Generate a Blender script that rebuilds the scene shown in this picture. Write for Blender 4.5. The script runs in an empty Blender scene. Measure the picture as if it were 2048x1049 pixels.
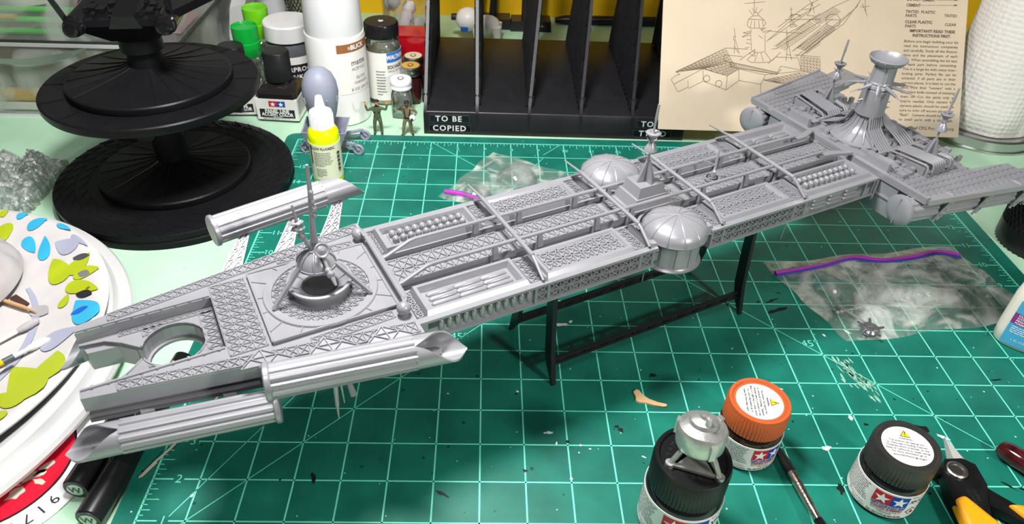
import bpy, math, random
from mathutils import Vector, Matrix
# Everything below is authored in inches (the cutting mat's own grid) and brought to metres at the very end.
IN = 0.0254
PI = math.pi
sc = bpy.context.scene
COL = sc.collection
rnd = random.Random(7)

# ------------------------------------------------------------------ camera, world, lamps, exposure
cam = bpy.data.cameras.new('camera'); camo = bpy.data.objects.new('camera', cam); COL.objects.link(camo)
CR = Vector((0.9995, -0.0101, 0.0301)).normalized(); CF = Vector((0.0265, 0.7858, -0.618)).normalized()
CU = CR.cross(CF).normalized(); CR = CF.cross(CU).normalized()
m = Matrix((CR, CU, -CF)).transposed().to_4x4(); m.translation = Vector((6.9298, -7.4303, 13.5191))
camo.matrix_world = m
cam.sensor_width = 36; cam.lens = 1452.96 / 2048 * 36
cam.shift_x = (1024 - 999.1) / 2048; cam.shift_y = (523.4 - 524.5) / 2048
cam.clip_start = 0.01; cam.clip_end = 50
cam.dof.use_dof = True; cam.dof.focus_distance = 17.5 * IN; cam.dof.aperture_fstop = 24
sc.camera = camo

w = bpy.data.worlds.new('room_light'); sc.world = w; w.use_nodes = True
w.node_tree.nodes['Background'].inputs[0].default_value = (0.80, 0.86, 0.92, 1)
w.node_tree.nodes['Background'].inputs[1].default_value = 0.085

def lamp(name, loc, target, size, power, color):
    l = bpy.data.lights.new(name, 'AREA'); l.shape = 'DISK'; l.size = size * IN; l.energy = power; l.color = color
    o = bpy.data.objects.new(name, l); COL.objects.link(o); o.location = loc
    o.rotation_euler = (Vector(target) - Vector(loc)).to_track_quat('-Z', 'Y').to_euler()
lamp('overhead_lamp', (4.0, 6.6, 21), (6.0, 8, 0), 4.5, 5.5, (1.0, 0.98, 0.97))
lamp('desk_lamp', (27, -14, 20), (11, 6, 2), 3.0, 3.6, (1.0, 0.96, 0.90))
lamp('front_fill', (2, -18, 52), (7, 7, 3), 14.0, 4.5, (1.0, 0.98, 0.95))  # soft fill added in front to brighten rib sides facing the camera

sc.view_settings.view_transform = 'Standard'; sc.view_settings.look = 'None'
sc.view_settings.exposure = 0.0; sc.view_settings.gamma = 1.0; sc.view_settings.use_curve_mapping = False

# ------------------------------------------------------------------ materials
def lin(h):
    h = h.lstrip('#'); c = [int(h[i:i+2], 16) / 255 for i in (0, 2, 4)]
    return tuple((x / 12.92 if x <= .04045 else ((x + .055) / 1.055) ** 2.4) for x in c) + (1,)
MATS = {}
def mat(name, col, rough=.5, metal=0, spec=.5, trans=0, coat=0, var=0, vscale=3, bump=0, bscale=20, ior=1.45, alpha=1, sheen=0, sub=0):
    if name in MATS: return MATS[name]
    m = bpy.data.materials.new(name); m.use_nodes = True; nt = m.node_tree; b = nt.nodes['Principled BSDF']
    c = lin(col) if isinstance(col, str) else tuple(col) + (1,)
    b.inputs['Base Color'].default_value = c; b.inputs['Roughness'].default_value = rough
    b.inputs['Metallic'].default_value = metal; b.inputs['Specular IOR Level'].default_value = spec
    b.inputs['Transmission Weight'].default_value = trans; b.inputs['Coat Weight'].default_value = coat
    b.inputs['IOR'].default_value = ior; b.inputs['Alpha'].default_value = alpha
    if sub: b.inputs['Subsurface Weight'].default_value = sub; b.inputs['Subsurface Radius'].default_value = (.004, .004, .004); b.inputs['Subsurface Scale'].default_value = 1
    if var or bump:
        tc = nt.nodes.new('ShaderNodeTexCoord'); s = nt.nodes.new('ShaderNodeVectorMath'); s.operation = 'SCALE'; s.inputs['Scale'].default_value = 1 / IN
        nt.links.new(tc.outputs['Object'], s.inputs[0])
    if var:
        n = nt.nodes.new('ShaderNodeTexNoise'); n.inputs['Scale'].default_value = vscale; n.inputs['Detail'].default_value = 5
        nt.links.new(s.outputs[0], n.inputs['Vector'])
        r = nt.nodes.new('ShaderNodeValToRGB'); r.color_ramp.elements[0].position = .3; r.color_ramp.elements[1].position = .7
        r.color_ramp.elements[0].color = tuple(x * (1 - var) for x in c[:3]) + (1,); r.color_ramp.elements[1].color = tuple(min(1, x * (1 + var)) for x in c[:3]) + (1,)
        nt.links.new(n.outputs['Fac'], r.inputs[0]); nt.links.new(r.outputs[0], b.inputs['Base Color'])
    if bump:
        n2 = nt.nodes.new('ShaderNodeTexNoise'); n2.inputs['Scale'].default_value = bscale; n2.inputs['Detail'].default_value = 4
        nt.links.new(s.outputs[0], n2.inputs['Vector'])
        bp = nt.nodes.new('ShaderNodeBump'); bp.inputs['Strength'].default_value = bump; bp.inputs['Distance'].default_value = .02 * IN
        nt.links.new(n2.outputs['Fac'], bp.inputs['Height']); nt.links.new(bp.outputs[0], b.inputs['Normal'])
    MATS[name] = m; return m
def film(name, tint, haze, gloss, wr=3.0, strength=.6, rough=.08):
    """thin clear plastic: mostly transparent, haze with white reflections painted in as patches, wrinkled gloss"""
    if name in MATS: return MATS[name]
    m = bpy.data.materials.new(name); m.use_nodes = True; nt = m.node_tree; nt.nodes.clear(); N = nt.nodes.new; L = nt.links.new
    out = N('ShaderNodeOutputMaterial'); tr = N('ShaderNodeBsdfTransparent'); tr.inputs[0].default_value = (.985, .99, .987, 1)
    df = N('ShaderNodeBsdfDiffuse'); df.inputs[0].default_value = lin(tint); gl = N('ShaderNodeBsdfGlossy'); gl.inputs['Roughness'].default_value = rough
    tc = N('ShaderNodeTexCoord'); s = N('ShaderNodeVectorMath'); s.operation = 'SCALE'; s.inputs['Scale'].default_value = 1 / IN; L(tc.outputs['Object'], s.inputs[0])
    n = N('ShaderNodeTexNoise'); n.inputs['Scale'].default_value = wr; n.inputs['Detail'].default_value = 6; n.inputs['Distortion'].default_value = 1.2; L(s.outputs[0], n.inputs['Vector'])
    bp = N('ShaderNodeBump'); bp.inputs['Strength'].default_value = strength; bp.inputs['Distance'].default_value = .12 * IN; L(n.outputs['Fac'], bp.inputs['Height'])
    L(bp.outputs[0], gl.inputs['Normal'])
    n2 = N('ShaderNodeTexNoise'); n2.inputs['Scale'].default_value = wr * .45; n2.inputs['Detail'].default_value = 4; n2.inputs['Distortion'].default_value = 2; L(s.outputs[0], n2.inputs['Vector'])
    r = N('ShaderNodeMapRange'); r.inputs[1].default_value = .46; r.inputs[2].default_value = .62; r.inputs[3].default_value = haze * .3; r.inputs[4].default_value = haze * 2.0; L(n2.outputs['Fac'], r.inputs[0])  # pale diffuse noise patches stand in for white reflections on the bags
    m1 = N('ShaderNodeMixShader'); L(r.outputs[0], m1.inputs[0]); L(tr.outputs[0], m1.inputs[1]); L(df.outputs[0], m1.inputs[2])
    lw = N('ShaderNodeLayerWeight'); lw.inputs[0].default_value = .25; L(bp.outputs[0], lw.inputs['Normal'])
    mu = N('ShaderNodeMath'); mu.operation = 'MULTIPLY_ADD'; mu.inputs[1].default_value = gloss; mu.inputs[2].default_value = gloss * .25; L(lw.outputs['Fresnel'], mu.inputs[0])
    m2 = N('ShaderNodeMixShader'); L(mu.outputs[0], m2.inputs[0]); L(m1.outputs[0], m2.inputs[1]); L(gl.outputs[0], m2.inputs[2])
    L(m2.outputs[0], out.inputs[0]); MATS[name] = m; return m

# ------------------------------------------------------------------ mesh builder
V = Vector
class MB:
    def __init__(s): s.v = []; s.f = []
    def add(s, vs, fs):
        o = len(s.v); s.v += [tuple(p) for p in vs]; s.f += [tuple(i + o for i in f) for f in fs]; return s
    def box(s, x0, x1, y0, y1, z0, z1):
        return s.add([(x, y, z) for z in (z0, z1) for y in (y0, y1) for x in (x0, x1)],
                     [(0, 2, 3, 1), (4, 5, 7, 6), (0, 1, 5, 4), (2, 6, 7, 3), (0, 4, 6, 2), (1, 3, 7, 5)])
    def frust(s, a, z0, b, z1):
        """box frustum: a,b = (x0,x1,y0,y1) at z0,z1"""
        return s.add([(a[0], a[2], z0), (a[1], a[2], z0), (a[1], a[3], z0), (a[0], a[3], z0), (b[0], b[2], z1), (b[1], b[2], z1), (b[1], b[3], z1), (b[0], b[3], z1)],
                     [(3, 2, 1, 0), (4, 5, 6, 7), (0, 1, 5, 4), (1, 2, 6, 5), (2, 3, 7, 6), (3, 0, 4, 7)])
    def prism(s, poly, z0, z1):
        n = len(poly); a = sum(poly[i][0] * poly[(i + 1) % n][1] - poly[(i + 1) % n][0] * poly[i][1] for i in range(n))
        if a < 0: poly = poly[::-1]
        return s.add([(p[0], p[1], z0) for p in poly] + [(p[0], p[1], z1) for p in poly],
                     [tuple(range(n))[::-1], tuple(range(n, 2 * n))] + [(i, (i + 1) % n, n + (i + 1) % n, n + i) for i in range(n)])
    def obar(s, p, q, w, h, up=(0, 0, 1)):
        """rectangular bar from p to q, width w, thickness h (centred)"""
        p, q, up = V(p), V(q), V(up); d = (q - p).normalized(); sd = d.cross(up)
        sd = (sd if sd.length > 1e-6 else d.cross(V((1, 0, 0)))).normalized(); u = sd.cross(d)
        a = sd * w / 2; b = u * h / 2
        return s.add([p - a - b, p + a - b, p + a + b, p - a + b, q - a - b, q + a - b, q + a + b, q - a + b],
                     [(0, 1, 2, 3), (7, 6, 5, 4), (0, 4, 5, 1), (1, 5, 6, 2), (2, 6, 7, 3), (3, 7, 4, 0)])
    def rib(s, p, q, w, h, n=(0, 0, 1)):
        p, q, n = V(p), V(q), V(n); sd = (q - p).cross(n).normalized() * w / 2; t = n * h
        return s.add([p - sd, p + sd, p + sd * .62 + t, p - sd * .62 + t, q - sd, q + sd, q + sd * .62 + t, q - sd * .62 + t], [(0, 4, 7, 3), (3, 7, 6, 2), (1, 2, 6, 5), (0, 3, 2, 1), (4, 5, 6, 7)])
    def lathe(s, prof, n=32, c=(0, 0, 0), a0=0, a1=2 * PI, cap=True, axis='z', fn=None):
        """prof list of (r,z)"""
        full = abs(a1 - a0 - 2 * PI) < 1e-6; k = n if full else n + 1; vs = []; fs = []
        for r, z in prof:
            for i in range(k):
                a = a0 + (a1 - a0) * i / n; p = (r * math.cos(a), r * math.sin(a), z)
                if axis == 'x': p = (z, p[0], p[1])
                elif axis == 'y': p = (p[0], -z, p[1])
                vs.append((p[0] + c[0], p[1] + c[1], p[2] + c[2]))
        for j in range(len(prof) - 1):
            for i in range(n):
                i2 = (i + 1) % k if full else i + 1
                fs.append((j * k + i, j * k + i2, (j + 1) * k + i2, (j + 1) * k + i))
        if cap and full:
            if prof[0][0] > 1e-5: fs.append(tuple(range(k))[::-1])
            if prof[-1][0] > 1e-5: fs.append(tuple((len(prof) - 1) * k + i for i in range(k)))
        return s.add(vs, fs)
    def tube(s, pts, r, n=8, cap=True):
        pts = [V(p) for p in pts]; rs = r if isinstance(r, (list, tuple)) else [r] * len(pts)
        vs = []; fs = []; prev = None
        for i, p in enumerate(pts):
            d = (pts[min(i + 1, len(pts) - 1)] - pts[max(i - 1, 0)])
            if d.length < 1e-9: d = V((0, 0, 1))
            d.normalize()
            if prev is None:
                u = d.cross(V((0, 0, 1)));
                if u.length < 1e-3: u = d.cross(V((1, 0, 0)))
            else: u = prev - d * prev.dot(d)
            u.normalize(); prev = u; w_ = d.cross(u)
            for k in range(n):
                a = 2 * PI * k / n; vs.append(p + (u * math.cos(a) + w_ * math.sin(a)) * rs[i])
        for i in range(len(pts) - 1):
            for k in range(n): fs.append((i * n + k, i * n + (k + 1) % n, (i + 1) * n + (k + 1) % n, (i + 1) * n + k))
        if cap: fs.append(tuple(range(n))[::-1]); fs.append(tuple((len(pts) - 1) * n + k for k in range(n)))
        return s.add(vs, fs)
    def ball(s, c, r, n=16, m=10, z0=-1.0, sc=(1, 1, 1)):
        prof = []
        for j in range(m + 1):
            a = math.asin(z0) + (PI / 2 - math.asin(z0)) * j / m; prof.append((max(math.cos(a), 1e-6) * r, math.sin(a) * r))
        b = MB().lathe(prof, n, cap=z0 > -1)
        return s.add([(c[0] + x * sc[0], c[1] + y * sc[1], c[2] + z * sc[2]) for x, y, z in b.v], b.f)
    def grid(s, fn, nu, nv, thick=0):
        vs = [fn(i / nu, j / nv) for j in range(nv + 1) for i in range(nu + 1)]
        fs = [(j * (nu + 1) + i, j * (nu + 1) + i + 1, (j + 1) * (nu + 1) + i + 1, (j + 1) * (nu + 1) + i) for j in range(nv) for i in range(nu)]
        return s.add(vs, fs)
    def lattice(s, p00, p10, p11, p01, nu, nv, w=.035, h=.035, n=(0, 0, 1), diag='X', frame=True, grid=True):
        P = [V(p) for p in (p00, p10, p11, p01)]
        def at(u, v): return (P[0] * (1 - u) + P[1] * u) * (1 - v) + (P[3] * (1 - u) + P[2] * u) * v
        for j in range(nv + 1):
            if grid or j in (0, nv): s.rib(at(0, j / nv), at(1, j / nv), w * (1.3 if j in (0, nv) else 1), h, n)
        for i in range(nu + 1):
            if grid or i in (0, nu): s.rib(at(i / nu, 0), at(i / nu, 1), w * (1.3 if i in (0, nu) else 1), h, n)
        for i in range(nu):
            for j in range(nv):
                a, b, c, d = at(i / nu, j / nv), at((i + 1) / nu, j / nv), at((i + 1) / nu, (j + 1) / nv), at(i / nu, (j + 1) / nv)
                if diag == 'X': s.rib(a, c, w, h, n); s.rib(b, d, w, h, n)
                elif diag == '/': s.rib(*((a, c) if (i + j) % 2 else (b, d)), w, h, n)
                elif diag == '\\': s.rib(a, c, w, h, n)
        return s
    def xf(s, fn): s.v = [tuple(fn(V(p))) for p in s.v]; return s
    def rot(s, axis, ang, c=(0, 0, 0)):
        M = Matrix.Rotation(ang, 3, axis); c = V(c); return s.xf(lambda p: M @ (p - c) + c)
    def mv(s, x, y, z): return s.xf(lambda p: p + V((x, y, z)))
    def mirror_y(s):
        s.v = [(x, -y, z) for x, y, z in s.v]; s.f = [f[::-1] for f in s.f]; return s
    def build(s, name, material, parent=None, ang=35, label=None, kind=None, smooth=True):
        me = bpy.data.meshes.new(name); me.from_pydata(s.v, [], s.f); me.materials.append(material)
        if smooth:
            me.polygons.foreach_set('use_smooth', [True] * len(me.polygons)); me.set_sharp_from_angle(angle=math.radians(ang))
        me.update(); o = bpy.data.objects.new(name, me); COL.objects.link(o); o.parent = parent
        if label: o['label'] = label
        if kind: o['kind'] = kind
        return o
def tag(o, label, cat, group=None, loc=None, rz=None, kind=None):
    o['label'] = label; o['category'] = cat
    if group: o['group'] = group
    if kind: o['kind'] = kind
    if loc: o.location = loc
    if rz is not None: o.rotation_euler = (0, 0, rz)
    return o
def thing(name, label, cat, loc=(0, 0, 0), rz=0, group=None):
    o = bpy.data.objects.new(name, None); o.empty_display_size = .5; COL.objects.link(o)
    o.location = loc; o.rotation_euler = (0, 0, rz); o['label'] = label; o['category'] = cat
    if group: o['group'] = group
    return o
def struct(o): o['kind'] = 'structure'; return o
def same(mesh_obj, parent, loc=(0, 0, 0)):
    o = mesh_obj.copy(); COL.objects.link(o); o.parent = parent; o.location = loc; return o
_TC = {}
def glyphs(body, size, align='CENTER', bold=0, shear=0, spacing=1.0):
    """flat lettering as (verts, faces) in the xy plane"""
    key = (body, size, align, bold, shear, spacing)
    if key in _TC: return _TC[key]
    cu = bpy.data.curves.new('t', 'FONT'); cu.body = body; cu.size = size; cu.align_x = align; cu.align_y = 'CENTER'; cu.resolution_u = 2
    cu.offset = bold; cu.shear = shear; cu.space_character = spacing
    o = bpy.data.objects.new('t', cu); me = bpy.data.meshes.new_from_object(o)
    r = ([tuple(v.co) for v in me.vertices], [tuple(p.vertices) for p in me.polygons])
    bpy.data.objects.remove(o); bpy.data.curves.remove(cu); bpy.data.meshes.remove(me); _TC[key] = r; return r
def write(mb, body, size, fn, align='CENTER', bold=0, shear=0, spacing=1.0, fit=None):
    vs, fs = glyphs(body, size, align, bold, shear, spacing)
    k = 1.0
    if fit and vs:
        w_ = max(v[0] for v in vs) - min(v[0] for v in vs); k = fit / w_
    mb.add([fn(x * k, y) for x, y, z in vs], fs); return mb
def star(cx, cy, r, fn, rot=PI / 2):
    pts = [(cx + (r if i % 2 == 0 else r * .4) * math.cos(rot + i * PI / 5), cy + (r if i % 2 == 0 else r * .4) * math.sin(rot + i * PI / 5)) for i in range(10)]
    mb = MB(); mb.add([fn(cx, cy)] + [fn(*p) for p in pts], [(0, i + 1, (i + 1) % 10 + 1) for i in range(10)]); return mb
def quad(mb, x0, x1, y0, y1, fn, nx=1):
    for i in range(nx):
        a = x0 + (x1 - x0) * i / nx; b = x0 + (x1 - x0) * (i + 1) / nx
        mb.add([fn(a, y0), fn(b, y0), fn(b, y1), fn(a, y1)], [(0, 1, 2, 3)])
    return mb
TZ = -0.12      # table top; the mat's top face is z = 0
# ------------------------------------------------------------------ the setting
def mat_table():
    m = mat('mint_table', '#B4DCBC', rough=.45, var=.07, vscale=.6, bump=.15, bscale=14)
    nt = m.node_tree; b = nt.nodes['Principled BSDF']; L = nt.links.new
    tc = nt.nodes.new('ShaderNodeTexCoord'); s = nt.nodes.new('ShaderNodeVectorMath'); s.operation = 'SCALE'; s.inputs['Scale'].default_value = 1 / IN; L(tc.outputs['Object'], s.inputs[0])
    n = nt.nodes.new('ShaderNodeTexNoise'); n.inputs['Scale'].default_value = 2.6; n.inputs['Detail'].default_value = 3; L(s.outputs[0], n.inputs['Vector'])
    r = nt.nodes.new('ShaderNodeMapRange'); r.inputs[1].default_value = .72; r.inputs[2].default_value = .76; L(n.outputs['Fac'], r.inputs[0])
    mx = nt.nodes.new('ShaderNodeMix'); mx.data_type = 'RGBA'; old = b.inputs['Base Color'].links[0].from_socket
    L(r.outputs[0], mx.inputs[0]); L(old, mx.inputs[6]); mx.inputs[7].default_value = lin('#7E8F7A'); L(mx.outputs[2], b.inputs['Base Color']); return m
tb = MB().box(-45, 60, -14, 31.6, TZ - 1, TZ).build('work_table', mat_table())
tag(tb, 'mint green painted table top under the cutting mat and all the supplies', 'table')
wl = MB().box(-60, 75, 31.7, 32.3, TZ - 29, 60).build('wall_back', mat('dim_wall', '#77756F', rough=.85, var=.05, vscale=.3, bump=.1, bscale=9)); struct(wl)
wl['label'] = 'plain grey wall behind the table'
yb_ = MB().box(-30, 50, 31.0, 31.3, TZ, 6.5).build('yellow_board', mat('yellow_wall', '#E8B600', rough=.75, var=.05, vscale=.8, bump=.2, bscale=9))
tag(yb_, 'yellow board standing along the back edge of the table', 'board')

# ------------------------------------------------------------------ cutting mat
def mat_mat():
    m = bpy.data.materials.new('green_mat'); m.use_nodes = True; nt = m.node_tree; b = nt.nodes['Principled BSDF']; N = nt.nodes.new; L = nt.links.new
    b.inputs['Roughness'].default_value = .42; b.inputs['Specular IOR Level'].default_value = .35
    tc = N('ShaderNodeTexCoord'); s = N('ShaderNodeVectorMath'); s.operation = 'SCALE'; s.inputs['Scale'].default_value = 1 / IN; L(tc.outputs['Object'], s.inputs[0])
    n = N('ShaderNodeTexNoise'); n.inputs['Scale'].default_value = .9; n.inputs['Detail'].default_value = 6; L(s.outputs[0], n.inputs['Vector'])
    r = N('ShaderNodeValToRGB'); r.color_ramp.elements[0].position = .3; r.color_ramp.elements[1].position = .75
    r.color_ramp.elements[0].color = lin('#0D5F51'); r.color_ramp.elements[1].color = lin('#177966'); L(n.outputs['Fac'], r.inputs[0])
    cur = r.outputs[0]
    def specks(cur, scale, lo, hi, col, seed):
        v = N('ShaderNodeTexVoronoi'); v.inputs['Scale'].default_value = scale; off = N('ShaderNodeVectorMath'); off.operation = 'ADD'; off.inputs[1].default_value = (seed, seed * .7, 0)
        L(s.outputs[0], off.inputs[0]); L(off.outputs[0], v.inputs['Vector'])
        c = N('ShaderNodeSeparateColor'); L(v.outputs['Color'], c.inputs[0])
        th = N('ShaderNodeMath'); th.operation = 'GREATER_THAN'; th.inputs[1].default_value = hi; L(c.outputs[0], th.inputs[0])
        d = N('ShaderNodeMath'); d.operation = 'LESS_THAN'; L(v.outputs['Distance'], d.inputs[0])
        mm = N('ShaderNodeMath'); mm.operation = 'MULTIPLY'; mm.inputs[1].default_value = lo; L(c.outputs[1], mm.inputs[0]); L(mm.outputs[0], d.inputs[1])
        f = N('ShaderNodeMath'); f.operation = 'MULTIPLY'; L(th.outputs[0], f.inputs[0]); L(d.outputs[0], f.inputs[1])
        mx = N('ShaderNodeMix'); mx.data_type = 'RGBA'; L(f.outputs[0], mx.inputs[0]); L(cur, mx.inputs[6]); mx.inputs[7].default_value = lin(col); return mx.outputs[2]
    cur = specks(cur, 3.2, .14, .62, '#0E3B30', 3.3); cur = specks(cur, 5.0, .11, .66, '#BFE6D6', 11.7); cur = specks(cur, 2.1, .10, .72, '#0A1512', 23.1)
    L(cur, b.inputs['Base Color'])
    n2 = N('ShaderNodeTexNoise'); n2.inputs['Scale'].default_value = 60; L(s.outputs[0], n2.inputs['Vector'])
    bp = N('ShaderNodeBump'); bp.inputs['Strength'].default_value = .25; bp.inputs['Distance'].default_value = .01 * IN; L(n2.outputs['Fac'], bp.inputs['Height']); L(bp.outputs[0], b.inputs['Normal'])
    return m
cm = thing('cutting_mat', 'green self-healing cutting mat with teal inch grid under the spaceship model', 'cutting mat')
x0, x1, y0, y1, rr = -.47, 23.5, -.6, 17.47, .35
poly = []
for cx, cy, a in ((x1 - rr, y1 - rr, 0), (x0 + rr, y1 - rr, 90), (x0 + rr, y0 + rr, 180), (x1 - rr, y0 + rr, 270)):
    poly += [(cx + rr * math.cos(math.radians(a + k * 15)), cy + rr * math.sin(math.radians(a + k * 15))) for k in range(7)]
MB().prism(poly, TZ, 0).build('sheet', mat_mat(), cm)
ink = mat('mat_ink', '#6FE0C4', rough=.5)
g = MB(); Zp = .004
def strip(p, q, w_): 
    p, q = V(p + (Zp,)), V(q + (Zp,)); d = (q - p).normalized(); n_ = V((-d.y, d.x, 0)) * w_ / 2
    g.add([p - n_, q - n_, q + n_, p + n_], [(0, 1, 2, 3)])
for i in range(24): strip((i, 0), (i, 17), .036 if i not in (0, 23) else .046)
for j in range(18):
    if 0 < j < 17:
        strip((0, j), (.43, j), .034); strip((.66, j), (22.34, j), .034); strip((22.57, j), (23, j), .034)
    else: strip((0, j), (23, j), .05)
for k in range(1, 17 * 8):
    if k % 8:
        l = .3 if k % 4 == 0 else (.2 if k % 2 == 0 else .11)
        strip((0, k / 8), (l, k / 8), .02); strip((23 - l, k / 8), (23, k / 8), .02)
for k in range(1, 23 * 8):
    if k % 8:
        l = .3 if k % 4 == 0 else (.2 if k % 2 == 0 else .11)
        strip((k / 8, 17), (k / 8, 17 - l), .02); strip((k / 8, 0), (k / 8, l), .02)
strip((.2, .2), (15, 15), .022); strip((22, 0), (5, 17), .022); strip((.64, 1.1), (9.2, 16), .02); strip((9.2, 16.2), (9.9, 17), .022)
strip((14.95, 12.7), (15.1, 12.55), .02)
for j in range(1, 17):
    if j not in (4, 5, 6, 7, 8, 9): write(g, str(j), .3, lambda x, y, j=j: (.545 + x, j + y, Zp), spacing=.9)
    write(g, str(j), .3, lambda x, y, j=j: (22.455 + x, j + y, Zp), spacing=.9)
for i in range(1, 23): write(g, str(i), .26, lambda x, y, i=i: (i + .02 + x, 16.52 + y, Zp))
for (cx, cy, a) in ((15.8, 6.42, 0), (6.4, 6.5, 0)):
    write(g, '45°', .34, lambda x, y, cx=cx, cy=cy: (cx + x, cy + y, Zp))
g.build('printed_grid', ink, cm, smooth=False)
def blob(cx, cy, rx, ry, seed, n=14, ang=0, z=.007, rough=.45):
    r_ = random.Random(seed); pts = []
    for i in range(n):
        a = 2 * PI * i / n; k = 1 + rough * (r_.random() - .5) * 2
        x, y = rx * k * math.cos(a), ry * k * math.sin(a); pts.append((cx + x * math.cos(ang) - y * math.sin(ang), cy + x * math.sin(ang) + y * math.cos(ang), z))
    return pts
def blobs(name, lst, m_, parent, z=.007):
    b = MB()
    for i, a in enumerate(lst):
        p = blob(*a[:4], seed=i * 13 + len(lst), ang=a[4] if len(a) > 4 else 0, z=z); b.add([(a[0], a[1], z)] + p, [(0, k + 1, (k + 1) % len(p) + 1) for k in range(len(p))])
    return b.build(name, m_, parent, smooth=False)
wl_ = [(9.13, 7.02, .22, .06, .1), (8.95, 7.35, .09, .04, .2), (9.42, 7.15, .06, .05), (8.6, 3.35, .11, .035, .1), (9.3, 3.0, .035, .03), (9.0, 2.1, .035, .03), (6.2, 4.5, .03, .02), (7.9, 4.6, .03, .03), (17.0, 6.9, .04, .1, .6), (15.9, 3.9, .05, .08), (16.3, 6.75, .03, .05, .3), (14.45, 4.8, .03, .1, 1.2), (17.9, 3.35, .13, .05, -.5), (8.75, 3.05, .02, .05), (9.5, 2.9, .04, .02), (10.7, 2.7, .06, .02, -.4), (15.0, 3.0, .1, .06), (.95, 1.6, .03, .05)]
blobs('white_paint_fleck', wl_, mat('fleck_white', '#D9E4DC', rough=.6), cm)['kind'] = 'stuff'
bl_ = [(15.28, 8.15, .2, .04, .5), (15.35, 7.75, .3, .06, .35), (11.35, 5.2, .1, .06), (17.5, 3.6, .16, .09, -.2), (8.0, 2.3, .05, .04), (10.2, 3.55, .06, .04), (10.28, 3.45, .07, .05), (10.95, 2.1, .07, .06), (9.0, 3.1, .05, .04), (10.7, 1.05, .12, .06, .4), (19.6, 1.9, .1, .03, -.6), (20.2, 5.2, .14, .03, .1), (14.9, 1.9, .06, .12), (5.1, 4.6, .03, .03), (6.9, 5.1, .04, .03), (6.2, 1.7, .14, .05, -.5), (19.1, 1.85, .2, .03, -.7), (18.7, 2.05, .16, .03, -.8), (16.2, 3.7, .06, .04), (2.7, 2.0, .03, .03), (3.4, 2.05, .05, .12, .3), (15.6, 8.5, .08, .02)]
blobs('black_paint_fleck', bl_, mat('fleck_black', '#0B1210', rough=.5), cm)['kind'] = 'stuff'
sm = []
for k in range(46):
    t_ = rnd.random(); sm.append((16.35 + .45 * t_ + rnd.gauss(0, .13), 5.75 - 1.15 * t_ + rnd.gauss(0, .1), .012 + .02 * rnd.random(), .07 + .1 * rnd.random(), .25 + rnd.gauss(0, .12)))
blobs('white_smear', sm, mat('smear_white', '#8DBBA6', rough=.7), cm)['kind'] = 'stuff'
fl = MB().box(-80, 95, -60, 32.3, TZ - 30, TZ - 29).build('floor', mat('floor_grey', '#6E6A66', rough=.7, var=.1)); struct(fl); fl['label'] = 'floor of the room far below the table'
# ------------------------------------------------------------------ the grey spaceship model: s along its length, t across, h above the mat
GREY = mat('grey_styrene', (.29, .29, .312), rough=.29, metal=.25, spec=.5, var=.05, vscale=1.2, bump=.08, bscale=40)
ship = thing('spaceship_model', 'long grey plastic spaceship model kit lying diagonally over the cutting mat', 'model', (8.295, 5.83, 0), math.radians(26.8))
def sp(mb, name, parent=ship, **k): return mb.build(name, GREY, parent, **k)
DK = 4.04
def hw(s): return .97 + (s + 9.43) * (1.95 - .97) / 5.78       # half width of the bow deck
# --- bow deck with forked front
b = MB().prism([(-3.65, 1.95), (-9.43, .97), (-9.43, .75), (-7.03, .75), (-7.03, -.75), (-9.43, -.75), (-9.43, -.97), (-3.65, -1.95)], 3.72, DK)
bow = sp(b, 'bow_deck')
sp(MB().prism([(-3.65, 1.82), (-9.38, .9), (-9.38, .72), (-7.0, .72), (-7.0, -.72), (-9.38, -.72), (-9.38, -.9), (-3.65, -1.82)], 3.5, 3.72), 'lower_hull', bow)
sp(MB().prism([(-3.7, 1.9), (-9.43, .95), (-9.43, .8), (-7.0, .8), (-7.0, -.8), (-9.43, -.8), (-9.43, -.95), (-3.7, -1.9)], 3.42, 3.5), 'keel_flange', bow)
op = [(-9.43, .66), (-9.0, .6), (-8.72, .42), (-8.42, .14)]
hc, hr = -7.86, .56
arc = [(hc + hr * math.cos(math.radians(a)), hr * math.sin(math.radians(a))) for a in range(165, -166, -15)]
path = op + arc + [(x, -y) for x, y in op[::-1]]
sp(MB().prism([(-9.43, .75)] + path + [(-9.43, -.75), (-7.03, -.75), (-7.03, .75)], 3.74, 3.8), 'channel_floor', bow)
# wall that drops from the floor edge into the keyhole opening
k = MB()
for i in range(len(path) - 1):
    p, q = path[i], path[i + 1]; k.add([(p[0], p[1], 3.82), (q[0], q[1], 3.82), (q[0], q[1], 3.42), (p[0], p[1], 3.42)], [(0, 1, 2, 3)])
    d = V((q[0] - p[0], q[1] - p[1], 0)).normalized(); n_ = V((d.y, -d.x, 0)) * -.03
    k.add([(p[0], p[1], 3.82), (q[0], q[1], 3.82), (q[0] + n_.x, q[1] + n_.y, 3.82), (p[0] + n_.x, p[1] + n_.y, 3.82), (p[0] + n_.x, p[1] + n_.y, 3.42), (q[0] + n_.x, q[1] + n_.y, 3.42)], [(0, 1, 2, 3), (3, 2, 5, 4)])
sp(k, 'keyhole_wall', bow)
sp(MB().lathe([(.5, 3.4), (.56, 3.4), (.56, 3.46), (.5, 3.46), (.5, 3.4)], 28, (hc, 0, 0), cap=False), 'hole_ring', bow)
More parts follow.
